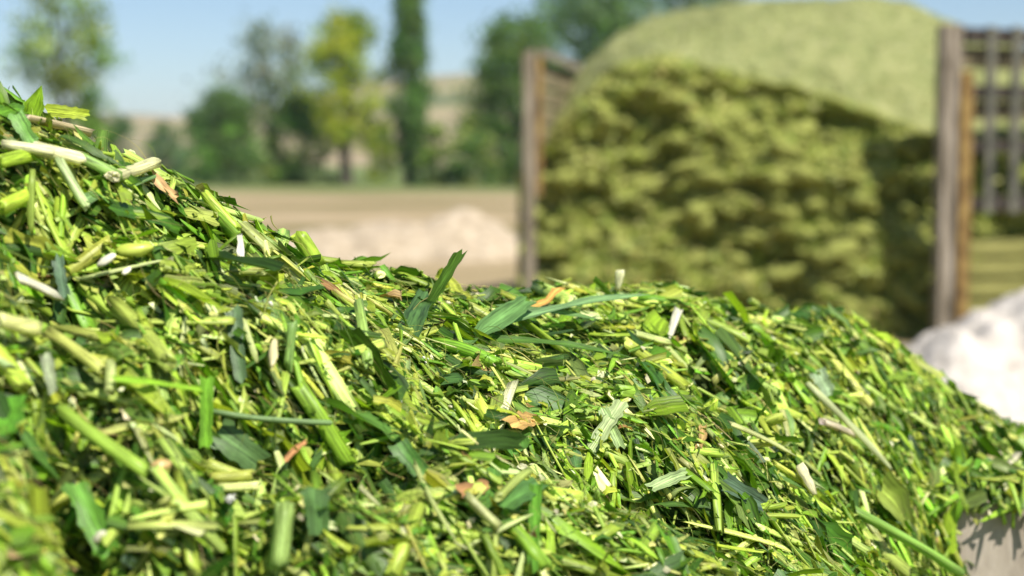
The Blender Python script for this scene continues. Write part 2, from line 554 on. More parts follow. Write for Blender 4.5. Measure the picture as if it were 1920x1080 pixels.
class Soup:
    """Many small pieces joined in one mesh."""
    def __init__(self):
        self.v, self.q, self.c, self.uv, self.n = [], [], [], [], 0

    def add(self, tpl, mats, locs, cols):
        P, Q, C, UV = tpl
        k, n = len(locs), len(P)
        V = np.einsum('kij,nj->kni', mats, P) + locs[:, None, :]
        self.v.append(V.reshape(-1, 3))
        self.q.append((Q[None] + (self.n + np.arange(k) * n)[:, None, None]).reshape(-1, 4))
        self.c.append(np.clip(cols[:, None, :] * C[None], 0, 0.9).reshape(-1, 3))
        self.uv.append((UV[None] + rng.uniform(0, 40, (k, 1, 2))).reshape(-1, 2))
        self.n += k * n

    def build(self, name, mat, parent=None):
        me = quad_mesh(name, np.concatenate(self.v), np.concatenate(self.q), np.concatenate(self.c), np.concatenate(self.uv))
        return link(name, me, mat, parent)


# ------------------------------------------------------------------ the heap in the foreground: its surface
ctrl_px = [  # photo pixel and distance of points on the heap's surface
    (-700, 60, 1.0), (-300, 160, 1.04), (0, 232, 1.10), (150, 275, 1.14), (300, 365, 1.18), (450, 442, 1.22), (600, 520, 1.28), (720, 536, 1.36),
    (850, 529, 1.42), (1000, 535, 1.46), (1250, 564, 1.52), (1450, 586, 1.62), (1600, 624, 1.70), (1700, 684, 1.75),
    (1800, 748, 1.78), (1900, 800, 1.82), (2000, 880, 1.86),
    (0, 600, 0.90), (0, 1080, 0.76), (-400, 600, 0.84), (-400, 1080, 0.68), (400, 700, 0.99), (400, 1080, 0.82), (800, 700, 1.14), (800, 1080, 0.93),
    (1200, 750, 1.28), (1200, 1080, 1.03), (1550, 800, 1.45), (1550, 1080, 1.20), (1720, 900, 1.58),
    (1905, 880, 1.685), (1990, 930, 1.70), (1830, 905, 1.665), (1750, 1060, 1.58), (1680, 1090, 1.42), (1900, 1330, 1.2), (1880, 1300, 1.4), (1890, 1330, 1.53), (1850, 1230, 1.57), (1920, 1250, 1.60), (1990, 1300, 1.60), (1990, 1300, 1.5)]
ctrl = [tuple(at(*p)) for p in ctrl_px]
for (u, v, y) in ctrl_px[:17]:                       # falls away behind the ridge
    p = at(u, v, y)
    ctrl.append((p.x * 1.05, p.y + 0.30, p.z - 0.10))
    ctrl.append((p.x * 1.25, p.y + 0.95, p.z - 0.62))
for (x, y, z) in [(-0.8, 0.3, 1.15), (-0.3, 0.35, 1.02), (0.2, 0.4, 0.95), (0.6, 0.5, 0.80), (0.75, 1.2, 0.80), (0.68, 1.55, 0.92),
                  (0.0, -0.2, 0.72), (-0.8, -0.3, 0.8), (0.7, -0.1, 0.45), (0, -1.2, -0.1), (-1, -1.3, -0.1), (1.1, -0.8, -0.1), (1.6, 0.4, -0.1),
                  (1.25, 1.2, 0.35), (1.0, 1.6, 0.62), (1.9, 1.5, -0.1), (1.6, 2.3, 0.2), (2.2, 2.6, -0.2), (1.2, 3.4, -0.2), (0, 3.6, -0.3), (-1, 3.6, -0.3),
                  (-1.6, 1.2, 1.45), (-2.2, 1.4, 1.0), (-2.0, 0.2, 0.8), (-2.4, -0.6, -0.1), (-3.2, 1.4, -0.1), (-2.6, 3.0, -0.2), (-1.4, 2.2, 0.95)]:
    ctrl.append((x, y, z))
ctrl = np.array(ctrl)
RBF_C = 0.08


def _rbf(dx, dy):
    return np.sqrt(dx * dx + dy * dy + RBF_C * RBF_C)


_A = _rbf(ctrl[:, None, 0] - ctrl[None, :, 0], ctrl[:, None, 1] - ctrl[None, :, 1]) + np.eye(len(ctrl)) * -0.01
_w = np.linalg.solve(_A, ctrl[:, 2])


def heap_smooth(x, y):
    x, y = np.asarray(x, float), np.asarray(y, float)
    out = np.zeros_like(x)
    for (cx, cy, _), w in zip(ctrl, _w):
        out += w * _rbf(x - cx, y - cy)
    return out


hollows_px = [(110, 470, 1.0, 0.045, 0.030), (650, 880, 1.0, 0.03, 0.032), (1250, 960, 1.1, 0.045, 0.045), (425, 790, 0.95, 0.035, 0.035),
              (110, 770, 0.88, 0.04, 0.03), (480, 1010, 0.86, 0.04, 0.035), (1330, 700, 1.3, 0.03, 0.02), (1530, 860, 1.4, 0.04, 0.03),
              (860, 830, 1.08, 0.025, 0.025), (1060, 930, 1.08, 0.025, 0.025), (330, 430, 1.1, 0.03, 0.02), (230, 980, 0.82, 0.03, 0.03)]


def surface_hit(u, v, fn, y0=0.45, y1=2.4):
    ys = np.linspace(y0, y1, 700)
    pts = np.array([tuple(at(u, v, y)) for y in ys])
    d = pts[:, 2] - fn(pts[:, 0], pts[:, 1])
    k = np.argmax(d < 0)
    return Vector(pts[k]) if d[k] < 0 else None


hollows = []
for (u, v, y, r_, dpt) in hollows_px:
    p = surface_hit(u, v, heap_smooth)
    if p is not None:
        hollows.append((p.x, p.y, r_, dpt))


def heap_height(x, y):
    x, y = np.asarray(x, float), np.asarray(y, float)
    z = heap_smooth(x, y) - 0.007
    z = z + 0.017 * fbm2(x * 8, y * 8, 3, 31) + 0.006 * vnoise2(x * 38, y * 38, 41)
    for (hx, hy, hr, hd) in hollows:
        z = z - 3.0 * hd * np.exp(-((x - hx) ** 2 + (y - hy) ** 2) / hr ** 2)
    return z


heap_base = Vector((-0.2, 1.3, 0.0))
heap = tag(empty('silage_heap', heap_base), 'heap of freshly chopped green maize silage filling the foreground', 'silage heap')


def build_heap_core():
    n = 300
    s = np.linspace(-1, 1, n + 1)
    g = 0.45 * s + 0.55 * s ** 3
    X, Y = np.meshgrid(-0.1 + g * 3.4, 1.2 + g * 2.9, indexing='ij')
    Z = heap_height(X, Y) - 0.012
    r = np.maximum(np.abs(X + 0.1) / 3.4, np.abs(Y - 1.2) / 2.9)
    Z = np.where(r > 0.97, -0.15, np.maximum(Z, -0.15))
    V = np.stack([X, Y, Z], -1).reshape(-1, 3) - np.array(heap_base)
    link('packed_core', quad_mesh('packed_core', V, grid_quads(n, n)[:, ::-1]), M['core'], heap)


build_heap_core()

# running height map on which the pieces come to rest, one on top of the other
CELL = 0.0025
GX0, GX1, GY0, GY1 = -1.6, 1.3, 0.35, 2.75
gx = np.arange(GX0, GX1, CELL)
gy = np.arange(GY0, GY1, CELL)
HX, HY = np.meshgrid(gx, gy, indexing='ij')
H = heap_height(HX, HY)
NX, NY = H.shape
dHx, dHy = np.gradient(heap_smooth(HX, HY), CELL)
_nrm = np.stack([-dHx, -dHy, np.ones_like(dHx)], -1)
_nrm /= np.linalg.norm(_nrm, axis=-1, keepdims=True)
_pos = np.stack([HX, HY, H], -1)
_view = np.array([0, 0, CAM_Z]) - _pos
_dist = np.linalg.norm(_view, axis=-1)
_cos = np.clip((_nrm * _view).sum(-1) / _dist, 0, 1)
PU, PV, PD = project(_pos)
inframe = (PU > -120) & (PU < 2040) & (PV < 1200) & (PD > 0.3)
weight = np.where(inframe, (0.12 + _cos) / _dist ** 1.3 / _nrm[..., 2], 0)
behind = np.where(_cos <= 0.0, 0.35, 1.0)
weight *= behind
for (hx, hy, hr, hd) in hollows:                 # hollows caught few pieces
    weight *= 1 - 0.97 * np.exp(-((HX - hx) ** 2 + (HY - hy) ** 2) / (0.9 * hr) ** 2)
weight_out = np.where(~inframe & (H > 0.25), 1.0 / _nrm[..., 2], 0.0)
cum_in = np.cumsum(weight.ravel()); cum_in /= cum_in[-1]
cum_out = np.cumsum(weight_out.ravel()); cum_out /= cum_out[-1]


def sample_cells(n, cum=cum_in):
    k = np.searchsorted(cum, rng.random(n))
    k = np.clip(k, 0, NX * NY - 1)
    i, j = np.divmod(k, NY)
    return gx[i] + rng.uniform(-CELL, CELL, n) / 2, gy[j] + rng.uniform(-CELL, CELL, n) / 2


def hidx(x, y):
    return np.clip(((x - GX0) / CELL).astype(int), 0, NX - 1), np.clip(((y - GY0) / CELL).astype(int), 0, NY - 1)


def frames(t, nrm_):
    """Rotation matrices with local X along t and local Z near nrm_."""
    t = t / np.linalg.norm(t, axis=-1, keepdims=True)
    b = np.cross(nrm_, t)
    b /= np.linalg.norm(b, axis=-1, keepdims=True)
    n2 = np.cross(t, b)
    return np.stack([t, b, n2], -1)


def headings(n):
    # most pieces slid down the slope: towards the lower right of the picture
    a = np.where(rng.random(n) < 0.5, rng.normal(-0.12, 0.4, n), rng.uniform(0, math.pi, n))
    return a + np.where(rng.random(n) < 0.5, math.pi, 0)


def scatter(n, cum, zlo, zhi, tilt, roll):
    """Loose pieces lying on the present height map (not raising it)."""
    x, y = sample_cells(n, cum)
    i, j = hidx(x, y)
    th = headings(n)
    d = np.stack([np.cos(th), np.sin(th)], -1)
    g = np.stack([dHx[i, j], dHy[i, j]], -1)
    t = np.concatenate([d, ((g * d).sum(-1) + np.tan(rng.normal(0, tilt, n)))[:, None]], -1)
    nn = _nrm[i, j] + rng.normal(0, roll, (n, 3))
    m = frames(t, nn)
    loc = np.stack([x, y, H[i, j] + rng.uniform(zlo, zhi, n)], -1)
    return m, loc


LEAF_T = [t_leaf(1, rng.choice([0.10, 0.14, 0.18, 0.24, 0.30, 0.38]), 6, 2, rng.normal(0, 0.05), rng.normal(0, 0.9), rng.uniform(-0.3, 1.1), rng.uniform(0, 0.6), rng.normal(0, 0.06), 0.07) for _ in range(24)]
STALK_T = [t_stalk(1, rng.uniform(0.045, 0.115), 7, 2, rng.normal(0, 0.008), rng.uniform(0.35, 0.85), k % 2 == 0) for k in range(14)]
SLIVER_T = [t_sliver(1, rng.uniform(0.08, 0.22), rng.uniform(0.015, 0.04), 3, rng.normal(0, 0.015), rng.uniform(0, 0.8)) for _ in range(14)]
FIBRE_T = [t_fibre(1, rng.uniform(0.006, 0.012), 5, 0.2) for _ in range(12)]
SHARD_T = [t_shard() for _ in range(20)]
HUSK_T = [t_leaf(1, rng.uniform(0.25, 0.6), 5, 3, rng.normal(0, 0.15), rng.normal(0, 0.9), rng.uniform(-0.5, 0.8), rng.uniform(0, 0.5), rng.normal(0, 0.1), 0.12) for _ in range(10)]

leaf_soup, stalk_soup, chaff_soup = Soup(), Soup(), Soup()


def scatter_into(soup, tpls, n, cum, size, cols, zlo, zhi, tilt=0.25, roll=0.4, var=0.2):
    per = max(1, n // len(tpls))
    for tp in tpls:
        m, loc = scatter(per, cum, zlo, zhi, tilt, roll)
        s = rng.uniform(size[0], size[1], per) if len(size) == 2 else np.clip(rng.lognormal(math.log(size[0]), size[1], per), size[2], size[3])
        soup.add(tp, m * s[:, None, None], loc - np.array(heap_base), pick(cols, per, var=var))


# lower layers
scatter_into(leaf_soup, LEAF_T, 3000, cum_in, (0.022, 0.4, 0.01, 0.05), LEAF_COLS, -0.014, 0.0)
scatter_into(stalk_soup, STALK_T, 2200, cum_in, (0.022, 0.35, 0.012, 0.045), STALK_COLS, -0.014, -0.002)
scatter_into(stalk_soup, SLIVER_T, 2200, cum_in, (0.022, 0.35, 0.012, 0.045), SLIVER_COLS, -0.012, 0.0)
scatter_into(chaff_soup, SHARD_T, 14000, cum_in, (0.006, 0.35, 0.003, 0.013), CHAFF_COLS, -0.008, 0.004, 0.5, 0.9)
# out of frame: the same heap, a little sparser
scatter_into(leaf_soup, LEAF_T, 13000, cum_out, (0.028, 0.4, 0.012, 0.06), LEAF_COLS, -0.010, 0.008)
scatter_into(stalk_soup, STALK_T, 3600, cum_out, (0.026, 0.35, 0.015, 0.05), STALK_COLS, -0.010, 0.006)
scatter_into(stalk_soup, SLIVER_T, 10000, cum_out, (0.026, 0.35, 0.015, 0.05), SLIVER_COLS, -0.008, 0.008)
scatter_into(chaff_soup, SHARD_T, 34000, cum_out, (0.007, 0.35, 0.003, 0.015), CHAFF_COLS, -0.006, 0.008, 0.5, 0.9)


def rest(x, y, th, L, W, T, pitch_sd, roll_sd):
    """Lay one piece on the height map: both ends touch, or its middle does; then raise the map under it."""
    c, s = math.cos(th), math.sin(th)
    for _ in range(2):
        a = 0.42 * L
        i1, j1 = int((x - a * c - GX0) / CELL), int((y - a * s - GY0) / CELL)
        i2, j2 = int((x + a * c - GX0) / CELL), int((y + a * s - GY0) / CELL)
        i0, j0 = int((x - GX0) / CELL), int((y - GY0) / CELL)
        if not (2 < i1 < NX - 2 and 2 < j1 < NY - 2 and 2 < i2 < NX - 2 and 2 < j2 < NY - 2):
            return None
        h1, h2, h0 = H[i1, j1], H[i2, j2], H[i0, j0]
        slope = (h2 - h1) / (2 * a)
        sl = math.hypot(1, slope)
        L = L / sl if _ == 0 else L
    L0 = L
    slope += math.tan(random.gauss(0, pitch_sd))
    zc = max(0.5 * (h1 + h2), h0 - 0.003) + 0.3 * T + abs(random.gauss(0, 0.0015))
    zc = min(zc, h0 + 0.012)
    k = 9
    ss = np.linspace(-0.5, 0.5, k) * L0
    ww = np.linspace(-0.5, 0.5, 3) * W
    px = x + ss[:, None] * c - ww[None, :] * s
    py = y + ss[:, None] * s + ww[None, :] * c
    ii, jj = hidx(px, py)
    top = (zc + ss * slope + 0.35 * T)[:, None] + 0 * px
    old = H[ii, jj]
    H[ii, jj] = np.maximum(old, np.minimum(top, old + 0.010))
    n0 = _nrm[i0, j0] + np.array([random.gauss(0, roll_sd) for _ in range(3)])
    m = frames(np.array([[c, s, slope]]), n0[None])[0]
    return m, np.array([x, y, zc])


# pieces that show singly: each an object of its own, shapes shared between alike pieces
def make_variants(kind, n):
    out = []
    for k in range(n):
        if kind == 'leaf_blade':
            tpl = t_leaf(1, rng.uniform(0.06, 0.21), 8, 3, rng.normal(0, 0.05), rng.normal(0, 0.9), rng.uniform(-0.3, 1.0), rng.uniform(0, 0.6), rng.normal(0, 0.06), 0.06, tip=(k % 5 == 0))
            c = pick(LEAF_COLS, 1, var=0.2); mat = M['leaf']
        elif kind == 'stalk_piece':
            tpl = t_stalk(1, rng.uniform(0.05, 0.12), 9, 3, rng.normal(0, 0.008), rng.uniform(0.4, 0.9), k % 5 < 2, k % 4 == 1)
            c = np.clip(pick(STALK_COLS, 1, var=0.15) * 1.15, 0, 0.85); mat = M['stalk']
        elif kind == 'stalk_sliver':
            tpl = t_sliver(1, rng.uniform(0.07, 0.18), rng.uniform(0.02, 0.045), 4, rng.normal(0, 0.015), rng.uniform(0, 0.7))
            c = np.clip(pick(SLIVER_COLS, 1, var=0.15) * 1.15, 0, 0.85); mat = M['stalk']
        elif kind == 'husk_flake':
            tpl = t_leaf(1, rng.uniform(0.25, 0.6), 6, 3, rng.normal(0, 0.16), rng.normal(0, 0.9), rng.uniform(-0.5, 0.8), rng.uniform(0, 0.5), rng.normal(0, 0.1), 0.12)
            c = pick(HUSK_COLS, 1, var=0.15); mat = M['husk']
        else:
            tpl = t_kernel()
            c = pick([(0.80, 0.78, 0.62), (0.75, 0.70, 0.45), (0.82, 0.82, 0.72)], 1, var=0.05); mat = M['kernel']
        P, Q, C, UV = tpl
        me = quad_mesh(kind, P, Q, np.clip(C * c, 0, 0.9), UV + rng.uniform(0, 40, (1, 2)))
        me.materials.append(mat)
        me.polygons.foreach_set('use_smooth', np.ones(len(me.polygons), bool))
        ext = P.max(0) - P.min(0)
        out.append((me, ext))
    return out


VARIANTS = {k: make_variants(k, n) for k, n in (('leaf_blade', 44), ('stalk_piece', 40), ('stalk_sliver', 36), ('husk_flake', 14), ('grain_kernel', 6))}


def place_part(name, me, m, loc, scale):
    o = bpy.data.objects.new(name, me)
    col.objects.link(o)
    o.parent = heap
    mw = Matrix([[*(m[r_] * scale), loc[r_] - heap_base[r_]] for r_ in range(3)] + [[0, 0, 0, 1]])
    o.matrix_local = mw
    return o


def deposit():
    jobs = []
    for kind, n, (med, sd, lo, hi) in (('leaf', 3300, (0.038, 0.36, 0.016, 0.075)), ('stalk', 1700, (0.034, 0.32, 0.016, 0.065)), ('sliver', 2300, (0.034, 0.38, 0.014, 0.07)), ('husk', 80, (0.016, 0.3, 0.008, 0.03))):
        xs, ys = sample_cells(n)
        th = headings(n)
        L = np.clip(rng.lognormal(math.log(med), sd, n), lo, hi)
        jobs += [(rng.random(), 'soup', kind, xs[k], ys[k], th[k], L[k]) for k in range(n)]
    for kind, n, (med, sd, lo, hi) in (('leaf_blade', 310, (0.044, 0.35, 0.024, 0.09)), ('stalk_piece', 260, (0.034, 0.3, 0.02, 0.06)), ('stalk_sliver', 340, (0.042, 0.34, 0.022, 0.08)), ('husk_flake', 40, (0.018, 0.3, 0.010, 0.03)), ('grain_kernel', 40, (0.0075, 0.2, 0.005, 0.011))):
        xs, ys = sample_cells(n)
        th = headings(n)
        L = np.clip(rng.lognormal(math.log(med), sd, n), lo, hi)
        jobs += [(0.62 + 0.5 * rng.random(), 'part', kind, xs[k], ys[k], th[k], L[k]) for k in range(n)]
    jobs.sort(key=lambda j: j[0])
    acc = {}
    for (_, how, kind, x, y, th, L) in jobs:
        if how == 'soup':
            tl = {'leaf': LEAF_T, 'stalk': STALK_T, 'sliver': SLIVER_T, 'husk': HUSK_T}[kind]
            q = random.randrange(len(tl))
            P = tl[q][0]
            r_ = rest(x, y, th, L, np.ptp(P[:, 1]) * L, np.ptp(P[:, 2]) * L * (0.4 if kind in ('leaf', 'husk') else 1), 0.14, 0.35)
            if r_ is not None:
                acc.setdefault((kind, q), []).append((r_[0] * L, r_[1]))
        else:
            vs = VARIANTS[kind]
            me, ext = vs[random.randrange(len(vs))]
            u_, v_, d_ = project(np.array([x, y, H[hidx(np.array([x]), np.array([y]))][0]]))
            if not (-20 < u_ < 1940 and v_ < 1095):
                continue
            r_ = rest(x, y, th, L, ext[1] * L, ext[2] * L * (0.4 if kind in ('leaf_blade', 'husk_flake') else 1), 0.16, 0.3)
            if r_ is not None:
                sc = np.array([L, L * random.uniform(0.8, 1.2), L * random.uniform(0.85, 1.15)])
                place_part(kind, me, r_[0], r_[1], sc)
    for (kind, q), items in acc.items():
        tl, soup, cols = {'leaf': (LEAF_T, leaf_soup, LEAF_COLS), 'stalk': (STALK_T, stalk_soup, STALK_COLS), 'sliver': (SLIVER_T, stalk_soup, SLIVER_COLS), 'husk': (HUSK_T, leaf_soup, HUSK_COLS)}[kind]
        ms = np.array([a for a, _ in items]); ls = np.array([b for _, b in items])
        soup.add(tl[q], ms, ls - np.array(heap_base), pick(cols, len(items), var=0.2))


deposit()

# fine chaff, shreds and hairs caught on top
scatter_into(chaff_soup, SHARD_T, 11000, cum_in, (0.0046, 0.42, 0.002, 0.013), CHAFF_COLS, -0.004, 0.002, 0.5, 0.9)
scatter_into(chaff_soup, FIBRE_T, 5500, cum_in, (0.019, 0.45, 0.006, 0.055), [(0.40, 0.42, 0.12), (0.30, 0.36, 0.06), (0.45, 0.38, 0.14), (0.2, 0.3, 0.05)], -0.001, 0.004, 0.35, 0.5)
scatter_into(stalk_soup, SLIVER_T, 2400, cum_in, (0.015, 0.4, 0.005, 0.03), SLIVER_COLS, -0.002, 0.003, 0.35, 0.6)
scatter_into(leaf_soup, LEAF_T, 1800, cum_in, (0.017, 0.4, 0.007, 0.04), LEAF_COLS, -0.002, 0.003, 0.4, 0.6)


# hero pieces that the photograph shows plainly
def h_now(x, y):
    i, j = hidx(np.asarray(x, float), np.asarray(y, float))
    return H[i, j]


def hero(name, a, b, kind, wpx, colr, lift=(0.004, 0.004), label=None, bend=0.012, fold=0.2, twist=0.2, tip=False, taper=0.2, roll=0.0, split=False, facing=0.5, sweep=0.0):
    """A piece whose ends lie at photo pixels a and b on (or just above) the heap."""
    pa, pb = surface_hit(*a, h_now), surface_hit(*b, h_now)
    if pa is None and pb is None:
        return None
    if pa is None: pa = at(a[0], a[1], pb.y)
    if pb is None: pb = at(b[0], b[1], pa.y)
    if abs(pa.y - pb.y) > 0.12:
        mid = 0.5 * (pa.y + pb.y)
        s = 0.12 / abs(pa.y - pb.y)
        pa = at(a[0], a[1], mid + (pa.y - mid) * s); pb = at(b[0], b[1], mid + (pb.y - mid) * s)
    to_cam = (Vector((0, 0, CAM_Z)) - (pa + pb) / 2).normalized()
    up = (to_cam * facing + Vector((0, 0, 1)) * (1 - facing)).normalized()
    pa = pa + to_cam * lift[0] + Vector((0, 0, lift[0])) * 0.5
    pb = pb + to_cam * lift[1] + Vector((0, 0, lift[1])) * 0.5
    t = pb - pa
    L = t.length
    W = wpx / F * ((pa + pb) / 2).y
    nrm_ = np.array(up)
    m = frames(np.array([t]), nrm_[None])[0]
    if roll:
        m = m @ np.array(Matrix.Rotation(roll, 3, 'X'))
    if kind == 'leaf':
        tpl = t_leaf(L, W, 12, 4, bend, twist, fold, taper, sweep, 0.05, tip=tip, crease=0.2); mat = M['leaf']
    elif kind == 'husk':
        tpl = t_leaf(L, W, 7, 4, bend, twist, fold, taper, sweep, 0.08); mat = M['husk']
    elif kind == 'stalk':
        tpl = t_stalk(L, W / 2, 10, 5, bend, 0.85, split, pith=(1.3, 1.25, 1.6)); mat = M['stalk']
    elif kind == 'sliver':
        tpl = t_sliver(L, W, W * 0.3, 5, bend, taper); mat = M['stalk']
    elif kind == 'fibre':
        tpl = t_fibre(L, W / 2, 8, 0.06); mat = M['chaff']
    else:
        tpl = t_kernel(L, W, W * 0.75); mat = M['kernel']
    P, Q, C, UV = tpl
    me = quad_mesh(name, P, Q, np.clip(C * np.array(colr), 0, 0.88), UV + rng.uniform(0, 40, (1, 2)))
    me.materials.append(mat)
    me.polygons.foreach_set('use_smooth', np.ones(len(me.polygons), bool))
    o = place_part(name, me, m, np.array((pa + pb) / 2), np.ones(3))
    if label:
        o['label'] = label
    return o


